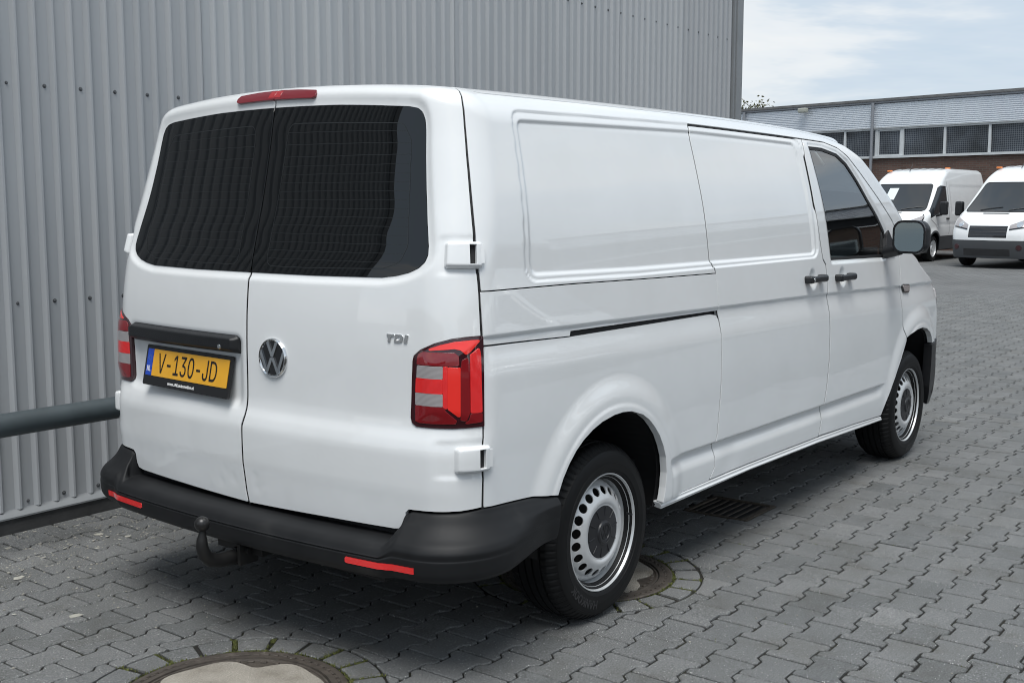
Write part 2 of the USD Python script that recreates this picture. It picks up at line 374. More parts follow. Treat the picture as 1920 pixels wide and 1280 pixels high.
m = extrude(sh, x1w - x0w); m = trimesh.Trimesh(np.stack([m.vertices[:, 2] + x0w, m.vertices[:, 0], m.vertices[:, 1]], -1), m.faces[:, ::-1], process=False)
part(hall, 'base_flashing', m, M_trim)
part(hall, 'plinth', bx(x0w, x1w, WY - .045, WY + .1, -.02, .068), M_plinth)
bolt = cat([lathe([(0, .008), (.0050, .0072), (.0065, .004), (.0065, .002), (.0100, .0012), (.0105, 0)], 14, 'y')])
def bolts(z, ks):
    for k in ks: part(hall, 'bolt', place(bolt, (XB + k * PITCH_, WY, z)), M_bolt, 40)
bolts(2.101, range(-6, 8, 2)); bolts(1.081, range(-4, 6, 2)); bolts(3.09, range(44, 75, 2)); bolts(.128, range(-6, 8, 2))

# ---------- guard rail in front of the hall ----------
rail_t = thing('guard_rail', 'dark grey round steel guard rail running low along the metal wall at the left', 'guard rail')
M_pipe = pbr('grey_pipe', (.050, .064, .070), .50, .0, .0, vary=.25, vscale=5)
part(rail_t, 'pipe', tube([(-3.6, 1.6, .586), (-2.4, 1.6, .586), (-1.2, 1.6, .586), (.1, 1.6, .586)], .0525, 28), M_pipe, 40)
for x in (-3.3, -1.75, -.05): part(rail_t, 'post', tube([(x, 1.6, .0), (x, 1.6, .30), (x, 1.6, .56)], .045, 20), M_pipe, 40)

# ---------- paved yard ----------
MH = [(-1.298, -.345, .37), (.409, -.557, .36)]
GR = (1.535, 1.885, -.745, -.405)
def paver_material(name):
    return usdkit.material(stage, '/World/Looks/' + name, {'g': ('geometry', {}), 'at': ('attribute', {'attribute': 'tone'}),
        'n': ('noise_texture', {'scale': 190.0, 'detail': 3.0, 'roughness': .7}), 'n2': ('noise_texture', {'scale': 3.2, 'detail': 5.0, 'roughness': .65}), 'v': ('voronoi_texture', {'scale': 105.0}),
        'base': ('rgb_ramp', {'ramp': [(0, (.102, .106, .107)), (.5, (.131, .134, .134)), (1, (.163, .165, .164))]}),
        'sp': ('rgb_ramp', {'ramp': [(.28, (.30, .30, .30)), (.50, (.95, .95, .95)), (.64, (1.5, 1.5, 1.5)), (.78, (2.8, 2.8, 2.8))]}),
        'fl': ('rgb_ramp', {'ramp': [(.0, (1, 1, 1)), (.14, (.85, .85, .85)), (.22, (0, 0, 0))]}), 'cr': ('separate_color', {}), 'pick': ('math', {'math_type': 'greater_than', 'value2': .80}), 'fm': ('math', {'math_type': 'multiply'}),
        'st': ('rgb_ramp', {'ramp': [(.30, (.76, .74, .70)), (.46, (.95, .95, .94)), (.56, (1.02, 1.02, 1.02)), (.74, (1.16, 1.15, 1.13))]}),
        'm1': ('mix_color', {'blend_type': 'multiply', 'fac': 1.0, 'use_clamp': False}), 'm2': ('mix_color', {'blend_type': 'multiply', 'fac': 1.0, 'use_clamp': False}), 'm3': ('mix_color', {'b': (.62, .62, .60)}),
        'b': ('bump', {'strength': .8, 'distance': .0022}), 'p': ('principled_bsdf', {'roughness': .78, 'specular_ior_level': .35})},
        [('g.position', 'n.vector'), ('g.position', 'n2.vector'), ('g.position', 'v.vector'), ('at.fac', 'base.fac'), ('n.fac', 'sp.fac'), ('n2.fac', 'st.fac'), ('base.color', 'm1.a'), ('sp.color', 'm1.b'), ('m1.result', 'm2.a'), ('st.color', 'm2.b'),
         ('v.distance', 'fl.fac'), ('v.color', 'cr.color'), ('cr.r', 'pick.value1'), ('fl.color', 'fm.value1'), ('pick.value', 'fm.value2'), ('fm.value', 'm3.fac'), ('m2.result', 'm3.a'), ('m3.result', 'p.base_color'), ('n.fac', 'b.height'), ('b.normal', 'p.normal')], surface='p.BSDF')
M_paver = paver_material('grey_paver')
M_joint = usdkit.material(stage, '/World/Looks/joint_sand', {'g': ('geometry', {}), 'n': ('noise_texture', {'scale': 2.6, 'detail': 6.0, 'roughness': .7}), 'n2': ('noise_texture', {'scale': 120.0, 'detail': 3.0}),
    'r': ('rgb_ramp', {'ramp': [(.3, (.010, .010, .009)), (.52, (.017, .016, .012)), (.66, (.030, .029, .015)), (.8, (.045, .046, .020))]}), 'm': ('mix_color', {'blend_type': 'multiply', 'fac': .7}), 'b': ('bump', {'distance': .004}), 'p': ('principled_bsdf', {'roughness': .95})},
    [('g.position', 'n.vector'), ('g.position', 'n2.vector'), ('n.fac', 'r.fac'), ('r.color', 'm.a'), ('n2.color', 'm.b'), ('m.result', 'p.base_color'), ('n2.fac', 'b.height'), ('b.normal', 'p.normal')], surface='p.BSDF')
yard = thing('pavement', None, None, kind='structure')
part(yard, 'joint_sand', trimesh.Trimesh([(-14, -14, -.0075), (20.5, -14, -.0075), (20.5, 13, -.0075), (-14, 13, -.0075)], [[0, 1, 2], [0, 2, 3]], process=False), M_joint)
# one stone: wide ends, narrow waist, so that rows half a stone apart interlock
RP, SP = .1455, .2045
Wd, Wn = RP / 2 + .0125, RP / 2 - .0125
h = SP / 2
so = [(-h, -Wd + .012), (-h + .010, -Wd), (-.063, -Wd), (-.039, -Wn), (.039, -Wn), (.063, -Wd), (h - .010, -Wd), (h, -Wd + .012), (h, Wd - .012), (h - .010, Wd), (.063, Wd), (.039, Wn), (-.039, Wn), (-.063, Wd), (-h + .010, Wd), (-h, Wd - .012)]
STONE = Polygon(so).buffer(-.0034, join_style='mitre')
def stone_mesh(poly, z=0., tx=0., ty=0.):
    """flat top, worn edge, short sides"""
    poly = max(getattr(poly, 'geoms', [poly]), key=lambda g: g.area)
    V, F = [], []; c = np.array(poly.centroid.coords[0])
    top = poly.buffer(-.0045, join_style='mitre')
    if top.is_empty or top.geom_type != 'Polygon': top = poly.buffer(-.0005)
    if top.geom_type != 'Polygon': return None
    r0 = np.array(top.exterior.coords)[:-1]
    d = [shapely.line_locate_point(poly.exterior, Point(p)) for p in r0]
    r1 = np.array([poly.exterior.interpolate(t).coords[0] for t in d]); n = len(r0)
    t = mapbox_earcut.triangulate_float64(r0, np.array([n], np.uint32)).reshape(-1, 3)
    if len(t):
        a = np.cross(r0[t[:, 1]] - r0[t[:, 0]], r0[t[:, 2]] - r0[t[:, 0]])
        if a.sum() < 0: t = t[:, ::-1]
    def hz(r, k): return z + k + tx * (r[:, 0] - c[0]) + ty * (r[:, 1] - c[1])
    v = np.vstack([np.c_[r0, hz(r0, 0)], np.c_[r1, hz(r1, -.0030)], np.c_[r1, hz(r1, -.0030)], np.c_[r1, np.full(n, -.013)]])
    k = np.arange(n); kn = (k + 1) % n; ccw = shapely.is_ccw(poly.exterior)
    s = np.vstack([np.stack([k, k + n, kn + n], -1), np.stack([k, kn + n, kn], -1), np.stack([k + 2 * n, k + 3 * n, kn + 3 * n], -1), np.stack([k + 2 * n, kn + 3 * n, kn + 2 * n], -1)])
    area = .5 * np.sum(r0[:, 0] * np.roll(r0[:, 1], -1) - np.roll(r0[:, 0], -1) * r0[:, 1])
    if area < 0: s = s[:, ::-1]
    return v, np.vstack([t, s])
unit = stone_mesh(STONE)
def view_px(P):
    q = np.asarray(P, float) - CAM; z = q @ fwd
    return 960 + FPX * (q @ rgt) / np.where(z > .05, z, np.nan), 640 - FPX * (q @ upv) / np.where(z > .05, z, np.nan), z
stones = []                                    # (visible size, vertices, faces, tone)
ring_out = [Point(a, b).buffer(r + .125, quad_segs=24) for a, b, r in MH]
grate_hole = sbox(GR[0] - .008, GR[2] - .008, GR[1] + .008, GR[3] + .008)
cut = unary_union(ring_out + [grate_hole]); wall_line = WY - .05
rs = np.random.default_rng(11)
for j in range(-70, 60):
    cy = -1.180 + RP * j
    if j > 58: continue
    for i in range(-26, 78):
        cx = .458 + SP * (i + (.5 if j % 2 else 0.))
        if cy - .06 > wall_line and cx < 6.95: continue
        u_, v_, d_ = view_px((cx, cy, 0)); jit = rs.normal(size=6)
        if not (d_ > .8 and -420 < u_ < 2340 and v_ < 1700): continue
        z, tx, ty, tn = .0008 * jit[0], .004 * jit[1], .004 * jit[2], float(np.clip(.5 + .17 * jit[3], 0, 1))
        c = np.array([cx, cy]); pl = None
        if cx < 6.95 and cy + .09 > wall_line:
            pl = affinity.translate(STONE, cx, cy).intersection(sbox(-99, -99, 99, wall_line - .002))
            if pl.is_empty or pl.area < .0015: continue
        if abs(cx) < 3 and cut.distance(Point(cx, cy)) < .14:
            pl = affinity.translate(STONE, cx, cy)
            if pl.intersects(cut):
                pl = pl.difference(cut.buffer(.003))
                if pl.area < .0012: continue
        if pl is not None:
            sm = stone_mesh(pl, z, tx, ty)
            if sm is None: continue
            vv_, ff_ = sm
        else:
            vv_, ff_ = unit[0].copy(), unit[1]
            if d_ < 6: vv_[:, :2] += rs.normal(size=2) * .0009
            flat = vv_[:, 2] > -.01; vv_[flat, 2] += z + tx * vv_[flat, 0] + ty * vv_[flat, 1]; vv_[:, :2] += c
        hidden = (-.9 < cx < 4.1 and -.75 < cy < 1.2 and u_ > 240) or not (0 < u_ < 1920 and v_ < 1290) or (cx > -1.1 and cy > .9 and u_ > 330)
        stones.append((0 if hidden else 1 / d_ ** 3, vv_, ff_, tn))
# rings of cut blocks round the two covers
for a, b, r in MH:
    nb = 22
    for k in range(nb):
        t0, t1 = (k + .04 + .10 * rs.random()) * 2 * math.pi / nb, (k + .96) * 2 * math.pi / nb
        A = np.linspace(t0, t1, 5); ro = r + .120 - .006 * rs.random()
        pl = Polygon([(a + (r + .014) * math.cos(q), b + (r + .014) * math.sin(q)) for q in A] + [(a + ro * math.cos(q), b + ro * math.sin(q)) for q in A[::-1]])
        sm = stone_mesh(pl, .0008 * rs.normal(), .004 * rs.normal(), .004 * rs.normal())
        if sm is None: continue
        c = pl.centroid; u_, v_, d_ = view_px((c.x, c.y, 0)); ok = 0 < u_ < 1920 and v_ < 1290 and not (-.9 < c.x < 4.1 and c.y > -.7)
        stones.append((2 / d_ ** 3 if ok else 0, sm[0], sm[1], float(np.clip(.55 + .15 * rs.normal(), 0, 1))))
order = sorted(range(len(stones)), key=lambda k: -stones[k][0])
for k in order[:300]:
    _, v, f, tn = stones[k]
    p = part(yard, 'paving_stone', trimesh.Trimesh(v, f, process=False), M_paver); tone(p, np.full(len(v), tn))
rest = [stones[k] for k in order[300:]]
offs = np.cumsum([0] + [len(s[1]) for s in rest[:-1]])
p = part(yard, 'paving_stones', trimesh.Trimesh(np.vstack([s[1] for s in rest]), np.vstack([s[2] + o for s, o in zip(rest, offs)]), process=False), M_paver, kind='stuff'); tone(p, np.concatenate([np.full(len(s[1]), s[3]) for s in rest]))

# the yard farther out: too far to tell the stones apart
M_far = usdkit.material(stage, '/World/Looks/far_paving', {'g': ('geometry', {}), 'br': ('brick_texture', {'offset': .5, 'scale': 1.0, 'brick_width': SP, 'row_height': RP, 'mortar_size': .007, 'mortar_smooth': .3, 'color1': (.126, .129, .129), 'color2': (.146, .148, .148), 'mortar': (.035, .034, .030)}),
    'n': ('noise_texture', {'scale': .8, 'detail': 6.0}), 'r': ('rgb_ramp', {'ramp': [(.3, (.80, .80, .80)), (.7, (1.12, 1.12, 1.12))]}), 'm': ('mix_color', {'blend_type': 'multiply', 'fac': 1.0, 'use_clamp': False}), 'p': ('principled_bsdf', {'roughness': .8, 'specular_ior_level': .35})},
    [('g.position', 'br.vector'), ('g.position', 'n.vector'), ('n.fac', 'r.fac'), ('br.color', 'm.a'), ('r.color', 'm.b'), ('m.result', 'p.base_color')], surface='p.BSDF')
data(part(None, 'yard_ground', trimesh.Trimesh([(-400, -400, -.011), (600, -400, -.011), (600, 400, -.011), (-400, 400, -.011)], [[0, 1, 2], [0, 2, 3]], process=False), M_far), kind='structure')
data(part(None, 'far_pavement', trimesh.Trimesh([(16.2, -14, -.004), (60, -30, -.004), (60, 40, -.004), (16.2, 13, -.004)], [[0, 1, 2], [0, 2, 3]], process=False), M_far), kind='structure')

# ---------- two round manhole covers ----------
M_iron = pbr('cast_iron', (.078, .066, .056), .62, .25, vary=.45, vscale=22, bump=.0016, bscale=160)
M_conc = usdkit.material(stage, '/World/Looks/cover_concrete', {'g': ('geometry', {}), 'n': ('noise_texture', {'scale': 210.0, 'detail': 3.0, 'roughness': .7}), 'n2': ('noise_texture', {'scale': 8.0, 'detail': 5.0}),
    'r': ('rgb_ramp', {'ramp': [(.28, (.13, .118, .098)), (.5, (.27, .247, .21)), (.72, (.44, .41, .36))]}), 's': ('rgb_ramp', {'ramp': [(.3, (.62, .60, .57)), (.5, (.95, .95, .95)), (.7, (1.12, 1.12, 1.12))]}), 'm': ('mix_color', {'blend_type': 'multiply', 'fac': 1.0, 'use_clamp': False}), 'b': ('bump', {'distance': .0018}), 'p': ('principled_bsdf', {'roughness': .9})},
    [('g.position', 'n.vector'), ('g.position', 'n2.vector'), ('n.fac', 'r.fac'), ('n2.fac', 's.fac'), ('r.color', 'm.a'), ('s.color', 'm.b'), ('m.result', 'p.base_color'), ('n.fac', 'b.height'), ('b.normal', 'p.normal')], surface='p.BSDF')
def manhole(a, b, r, label, seed, turn):
    t = thing('manhole_cover', label, 'manhole cover', (a, b, 0))
    part(t, 'frame', lathe([(r, -.03), (r + .002, -.002), (r - .004, .0015), (r - .020, .0015), (r - .022, -.004), (r - .030, -.0045), (r - .031, -.0005), (r - .037, .001), (r - .052, .001), (r - .054, -.012), (r - .07, -.013)], 96), M_iron, 30)
    part(t, 'lid', lathe([(r - .057, -.03), (r - .058, -.003), (r - .060, -.001), (r - .066, -.001), (r - .068, -.006), (0, -.007)], 96), M_iron, 30)
    rr = np.random.default_rng(seed)
    for q in range(64):
        th = (q + .5) * 2 * math.pi / 64
        R = np.array([[math.cos(th), -math.sin(th), 0], [math.sin(th), math.cos(th), 0], [0, 0, 1]])
        part(t, 'frame_stud', place(rbox(.010, .019, .007, .002), ((r - .026) * math.cos(th), (r - .026) * math.sin(th), -.0015), R), M_iron)
    for q in range(40):
        th = (q + .25) * 2 * math.pi / 40
        R = np.array([[math.cos(th), -math.sin(th), 0], [math.sin(th), math.cos(th), 0], [0, 0, 1]])
        part(t, 'lid_stud', place(rbox(.012, .022, .008, .002), ((r - .082) * math.cos(th), (r - .082) * math.sin(th), -.004), R), M_iron)
    th = np.linspace(0, 2 * math.pi, 240, endpoint=False)
    ra = (r - .072) - .055 * sum(np.exp(-((np.angle(np.exp(1j * (th - c - turn)))) / .26) ** 2) for c in np.arange(4) * math.pi / 2) - .012 * np.cos(4 * (th - turn)) ** 2
    pl = Polygon(np.c_[ra * np.cos(th), ra * np.sin(th)]).buffer(-.006).buffer(.012).buffer(-.006)
    part(t, 'concrete_fill', place(extrude(pl, .012), (0, 0, -.0115)), M_conc)
manhole(*MH[0], 'round manhole cover with pale concrete filling at the bottom edge, behind the bumper', 3, .55)
manhole(*MH[1], 'round manhole cover half hidden behind the rear wheel of the near van', 4, .25)

# ---------- square drain under the sill ----------
dr = thing('drain_grate', 'square iron drain grate in the paving under the edge of the van', 'drain', ((GR[0] + GR[1]) / 2, (GR[2] + GR[3]) / 2, 0))
hx, hy = (GR[1] - GR[0]) / 2, (GR[3] - GR[2]) / 2
part(dr, 'frame', extrude(sbox(-hx, -hy, hx, hy).difference(sbox(-hx + .018, -hy + .018, hx - .018, hy - .018)), .03).apply_translation((0, 0, -.028)), pbr('rusty_iron', (.085, .070, .055), .8, .2, vary=.4, vscale=30))
for k in range(7):
    y = -hy + .018 + (2 * hy - .036) * (k + .5) / 7
    part(dr, 'bar', place(rbox(2 * hx - .036, .016, .016, .003), (0, y, -.012)), M_iron)
part(dr, 'pit', bx(-hx + .018, hx - .018, -hy + .018, hy - .018, -.0074, -.0070), M_gap)
# ---------- the white panel van ----------
van = thing('panel_van', 'long white panel van with twin rear doors, standing beside the grey metal wall', 'van')
XU = U1 + .5                                       # u = x + XU on the side
S1 = [(.766, 1.912), (.799, 1.891), (.814, 1.864), (.823, 1.819), (.830, 1.745), (.837, 1.65), (.848, 1.45), (.857, 1.278), (.861, 1.107), (.862, .852), (.861, .713), (.859, .594)]
S2 = [(2.333, 1.876), (2.322, 1.86), (2.314, 1.81), (2.316, 1.63), (2.322, 1.445), (2.330, 1.305), (2.349, 1.267), (2.355, 1.218), (2.357, 1.122), (2.357, 1.097), (2.366, 1.06), (2.370, 1.0), (2.370, .91), (2.366, .768), (2.349, .572), (2.338, .545), (2.344, .497), (2.344, .435), (2.306, .384)]
S3 = [(3.484, 1.869), (3.462, 1.83), (3.447, 1.775), (3.450, 1.549), (3.480, 1.374), (3.506, 1.272), (3.538, 1.244), (3.543, 1.181), (3.546, 1.095), (3.557, 1.011), (3.561, .90), (3.558, .749), (3.545, .63), (3.527, .539), (3.51, .44), (3.495, .378)]
DT = [(3.776, 1.868), (3.928, 1.843), (4.035, 1.796), (4.15, 1.723), (4.376, 1.574), (4.56, 1.45), (4.64, 1.36)]
S4 = [(4.645, 1.228), (4.648, 1.074), (4.667, .927), (4.684, .818), (4.714, .766)]
ARCH_F = [(4.712, .745), (4.65, .675), (4.60, .61), (4.524, .517), (4.465, .42), (4.424, .342)]     # down the rear edge of the front arch
ARCH_FT = [(5.262, .68), (5.23, .722), (5.18, .757), (5.10, .785), (5.0, .80), (4.90, .798), (4.80, .784), (4.714, .766)]
ARCH_R = [(1.158, .562), (1.185, .615), (1.219, .660), (1.26, .700), (1.304, .730), (1.36, .757), (1.42, .776), (1.50, .789), (1.56, .791), (1.62, .785), (1.70, .761), (1.75, .733), (1.79, .700), (1.83, .660), (1.86, .615), (1.885, .565), (1.898, .50), (1.897, .44), (1.886, .352)]
GLASS = rpoly([(-.2, 1.822), (.32, 1.8225), (.615, 1.8195), (.650, 1.8165), (.672, 1.808), (.686, 1.790), (.692, 1.765), (.712, 1.60), (.736, 1.42), (.7365, 1.392), (.730, 1.370), (.714, 1.350), (.690, 1.335), (.655, 1.323), (.600, 1.3155), (.316, 1.312), (-.2, 1.312)], .012)
LIGHT = rpoly([(.862, 1.140), (.825, 1.138), (.797, 1.133), (.762, 1.118), (.73, 1.096), (.714, 1.076), (.711, 1.059), (.706, .879), (.709, .863), (.720, .852), (.797, .853), (.862, .856)], .004)
DOOR_WIN = rpoly([(3.536, 1.836), (3.722, 1.836), (3.90, 1.812), (4.01, 1.765), (4.121, 1.676), (4.228, 1.575), (4.344, 1.482), (4.44, 1.392), (4.455, 1.35), (4.41, 1.248), (3.622, 1.262), (3.600, 1.40), (3.566, 1.62)], .012)
INNER = rpoly([(-.425 + XU, 1.836), (.77 + XU, 1.853), (1.822 + XU, 1.846), (1.845 + XU, 1.77), (1.885 + XU, 1.298), (.2 + XU, 1.302), (-.465 + XU, 1.312), (-.472 + XU, 1.36)], .035)
OUTER = rpoly([(-.452 + XU, 1.866), (.78 + XU, 1.880), (1.893 + XU, 1.868), (1.905 + XU, 1.78), (1.915 + XU, 1.283), (.2 + XU, 1.282), (-.500 + XU, 1.292), (-.507 + XU, 1.36)], .06)
SWAGE = PchipInterpolator([-.9, -.74, -.175, .8, 1.98, 3.09, 3.59, 4.3], [1.139, 1.138, 1.132, 1.119, 1.102, 1.076, 1.066, 1.05])

def ell(x, z, cx, cz, rx, rz): return np.hypot((x - cx) / rx, (z - cz) / rz)

def feat_side(P, doorwin=True):
    x, z = P[:, 0], P[:, 2]; uw = xyz_uw(P); u, w = uw[:, 0], uw[:, 1]
    d = np.zeros(len(P))
    d -= .0065 * sstep(.000, .0055, -sd_poly(OUTER, u, w)) + .0085 * sstep(0, .011, -sd_poly(INNER, u, w))
    t = SWAGE(np.clip(x, -.9, 4.3)) - z
    d -= .0085 * sstep(0, .0065, t) * (1 - sstep(.02, .14, t)) * sstep(-.745, -.73, x)
    t = .553 - .006 * x - z
    m = sstep(.385, .43, x) * (1 - sstep(2.78, 2.90, x))
    d -= .020 * sstep(0, .013, t) * (1 - sstep(.016, .085, t)) * m
    for cx, cz in ((-.015, .384), (3.432, .39)):
        r = np.hypot(x - cx, z - cz)
        d += .016 * sstep(.555, .455, r) * sstep(.30, .40, z) + .004 * sstep(.445, .425, r)
    for cx, cz in ((1.824, 1.182), (2.209, 1.173)):
        e = ell(x, z, cx, cz, .050, .058); d -= .016 * (1 - sstep(.25, 1, e))
    if doorwin: d -= .007 * sstep(.022, .006, sd_poly(DOOR_WIN, u, w)) * sstep(-.05, 0, w - 1.26)
    # soft dents in the lower doors
    for cx, cz, a, s in ((.95, .45, .004, .07), (2.0, .45, .004, .09), (1.5, .62, .002, .2)):
        d -= a * np.exp(-((x - cx) ** 2 + (z - cz) ** 2) / s ** 2)
    return d

def feat_rear(P, left=False):
    uw = xyz_uw(P); u, w = uw[:, 0], uw[:, 1]
    s = sd_poly(GLASS, u, w)
    d = -.010 * sstep(.028, .004, s) - .002 * sstep(-.001, .004, -s)
    d += .0035 * np.exp(-((w - .635) / .02) ** 2) * 0
    if left:
        R = sd_poly(PLATE_RECESS, u, w); d -= .013 * sstep(.02, -.02, R)
        for a, b, k, sg in ((.07, .575, .0016, .022), (.14, .555, .0013, .02), (.11, .60, .0008, .015), (.20, .55, -.0008, .02)): d -= k * np.exp(-((u - a) ** 2 + (w - b) ** 2) / sg ** 2)
    else:
        for a, b, k, sg in ((.05, .60, .0014, .018), (.055, .56, .0016, .02), (.10, .555, -.0008, .02), (.09, .57, .0009, .014)): d -= k * np.exp(-((u - a) ** 2 + (w - b) ** 2) / sg ** 2)
    return d + feat_hinge(u, w)

def feat_hinge(u, w):
    d = 0
    for c in (1.39, .755):
        d = d - .004 * sstep(.018, .0, sd_poly(sbox(.775, c - .048, .90, c + .048), u, w))
    return d
PLATE_RECESS = sbox(.035, .845, .71, 1.08).buffer(-.02).buffer(.02)

def gap(poly, g=.0040): return poly.buffer(-g, join_style='mitre')

# rear doors
SPL_R = [(.0, 1.872), (.0, .84), (-.001, .81), (-.009, .775), (-.010, .64), (-.005, .54), (.003, .494)]
def rear_door_poly(spl):
    return Polygon(spl + [(.39, .503), (.665, .507), (.690, .513), (.6975, .535), (.699, .570), (.706, .580), (.777, .585), (.812, .587), (.859, .594)] + S1[::-1][1:] + [(.72, 1.905), (.66, 1.893), (.55, 1.882), (.30, 1.874)])
glass_cut = GLASS.union(sbox(-.3, 1.3125, .02, 1.8215))
glass_pane = gap(GLASS.intersection(sbox(.002, 1, 1, 2)), .0012)
doors = []
for left in (False, True):
    poly = gap(rear_door_poly([(-a, b) if left else (a, b) for a, b in SPL_R]), .0044).difference(glass_cut).difference(LIGHT.buffer(.0015))
    poly = max(getattr(poly, 'geoms', [poly]), key=lambda g: g.area)
    poly = poly.difference(LineString([(-a, b) if left else (a, b) for a, b in SPL_R if b < 1.0] + [(0, 1.31)]).buffer(.0058) if False else LineString([((-a if left else a), b) for a, b in [(.0, 1.33), (.0, .84), (-.001, .81), (-.009, .775), (-.010, .64), (-.005, .54), (.003, .48)]]).buffer(.0056))
    d = part(van, 'rear_door', panel(poly, feat=lambda P: feat_rear(P, left), hu=.008, hw=.007, mirror=left), M_paint)
    doors.append(d)
    gl = part(d, 'rear_window', panel(glass_pane, off=-.0085, hu=.02, hw=.02, lip=.006, mirror=left), M_tint)
    # heating wires and their frame line, printed on the pane
    inner = rpoly([(.085, 1.785), (.60, 1.782), (.640, 1.74), (.676, 1.42), (.66, 1.365), (.60, 1.345), (.30, 1.338), (.075, 1.338)], .03)
    fr = inner.buffer(.0009).difference(inner.buffer(-.0009))
    part(gl, 'heating_frame', panel(fr, off=-.0080, hu=.05, hw=.05, lip=0, mirror=left), M_wire := pbr('heating_wire', (.016, .019, .021), .5) if not left else M_wire)
    for k in range(15):
        w = 1.365 + k * .0285
        ln = LineString([(.0, w), (.9, w)]).buffer(.00045).intersection(inner)
        if not ln.is_empty: part(gl, 'heating_wire', panel(ln, off=-.0080, hu=.05, hw=.05, lip=0, mirror=left), M_wire)

# tail lamps
SUB = dict(red_a=([(.724, 1.051), (.725, 1.073), (.728, 1.083), (.738, 1.090), (.802, 1.089), (.809, 1.080), (.810, 1.051)], 'red_dark'),
    reversing_lens=([(.725, 1.047), (.780, 1.047), (.780, 1.010), (.723, 1.009)], 'white'), red_b=([(.722, 1.0075), (.780, 1.0085), (.780, .9635), (.720, .9625)], 'red'),
    fog_lens=([(.720, .961), (.780, .962), (.780, .9235), (.720, .9225)], 'white'), red_c=([(.720, .921), (.783, .922), (.785, .909), (.806, .878), (.803, .868), (.729, .866), (.720, .871)], 'red_dark'),
    red_d=([(.7905, 1.046), (.8125, 1.044), (.8125, .887), (.7905, .916)], 'bright'), red_e=([(.7815, 1.048), (.789, 1.048), (.789, .914), (.7815, .922)], 'red'),
    red_f=([(.814, 1.040), (.816, 1.066), (.826, 1.075), (.8305, 1.05), (.8305, .903), (.824, .877), (.814, .880)], 'red_dark'),
    red_g=([(.832, 1.083), (.851, 1.104), (.854, 1.083), (.856, .902), (.833, .902)], 'red'), red_h=([(.833, .899), (.856, .899), (.856, .872), (.820, .867), (.830, .880)], 'red_dark'),
    red_i=([(.741, 1.095), (.774, 1.113), (.802, 1.123), (.835, 1.127), (.854, 1.127), (.831, 1.092), (.824, 1.084), (.813, 1.099), (.802, 1.103)], 'bright'))
MATS = dict(red=M_red, red_dark=M_red_dark, white=M_lamp_white, bright=M_red_bright)
def lamp_bulge(P):
    uw = xyz_uw(P); return .004 + .010 * sstep(.0, .06, -sd_poly(LIGHT, uw[:, 0], uw[:, 1]))
for left in (False, True):
    t = part(van, 'tail_lamp', panel(gap(LIGHT, .0008), feat=lamp_bulge, hu=.006, hw=.006, lip=.02, mirror=left), M_lamp_base)
    for k, (pts, m) in SUB.items():
        nm = {'reversing_lens': 'reversing_lens', 'fog_lens': 'indicator_lens'}.get(k, 'red_lens')
        part(t, nm, panel(gap(rpoly(pts, .0025), -.0005), feat=lambda P: lamp_bulge(P) + .0022, hu=.006, hw=.006, lip=.004, mirror=left), MATS[m])

# high brake lamp in two halves
for left in (False, True):
    bl = Polygon([(.0015, 1.8605), (.10, 1.859), (.196, 1.8545), (.206, 1.846), (.205, 1.838), (.19, 1.835), (.0015, 1.836)])
    t = part(van, 'brake_lamp', panel(gap(rpoly(bl.exterior.coords[:-1], .003), .0004), off=.004, hu=.01, hw=.006, lip=.01, mirror=left), M_red_dark2 := pbr('brake_lens', (.17, .005, .012), .2, 0, .8) if not left else M_red_dark2)
    b2 = Polygon([(.0015, 1.857), (.030, 1.8565), (.030, 1.840), (.0015, 1.840)])
    part(t, 'lens_centre', panel(b2, off=.0046, hu=.01, hw=.006, lip=.003, mirror=left), M_red_bright2 := pbr('brake_lens_bright', (.36, .014, .018), .2, 0, .8) if not left else M_red_bright2)

# side sheets
rail_hi = [(.857, 1.276), (1.301, 1.273), (1.864, 1.264), (2.349, 1.258)]
body_side = Polygon([(.772, 1.9145), (.83, 1.927), (1.0, 1.934), (2.4, 1.934), (3.55, 1.932), (3.85, 1.915), (4.05, 1.875), (4.25, 1.79), (4.45, 1.675), (4.65, 1.545), (4.82, 1.42), (4.90, 1.345), (4.86, 1.26), (4.645, 1.285)]
    + DT[::-1] + [(3.484, 1.869), (2.333, 1.876)] + S2[1:7] + [(2.349, 1.258)] + rail_hi[::-1][1:] + S1[::-1][4:][::1])
def clean(p):
    p = p.buffer(0); return max(getattr(p, 'geoms', [p]), key=lambda g: g.area)
part(van, 'body_side', panel(gap(clean(body_side)), feat=feat_side, hu=.009, hw=.0045), M_paint)
rail = Polygon([(.857, 1.276), (1.301, 1.273), (1.864, 1.264), (2.349, 1.258), (2.355, 1.218), (2.357, 1.103), (1.276, 1.1125), (1.270, 1.096), (.862, 1.109)])
part(van, 'rail_cover', panel(gap(rail, .0018), feat=lambda P: feat_side(P) + .002, hu=.009, hw=.004), M_paint)
quarter = Polygon([(.862, 1.106), (1.27, 1.0945), (2.30, 1.0935), (2.345, 1.086), (2.362, 1.066)] + S2[11:] + [(1.886, .378)] + ARCH_R[::-1] + [(1.041, .579), (.859, .594)])
part(van, 'rear_quarter', panel(gap(clean(quarter), .0018), feat=feat_side, hu=.009, hw=.0045, lip=.03), M_paint)
sd = Polygon(S2 + [(2.69, .386), (3.477, .376), (3.495, .376)] + S3[::-1])
sliding_door = part(van, 'sliding_door', panel(gap(clean(sd), .0054), feat=feat_side, hu=.009, hw=.0045), M_paint)
fd = Polygon(S3 + [(4.0, .362), (4.424, .342)] + ARCH_F[::-1][1:] + S4[::-1] + DT[::-1])
front_door = part(van, 'front_door', panel(gap(clean(fd), .0054).difference(DOOR_WIN), feat=feat_side, hu=.009, hw=.0045), M_paint)
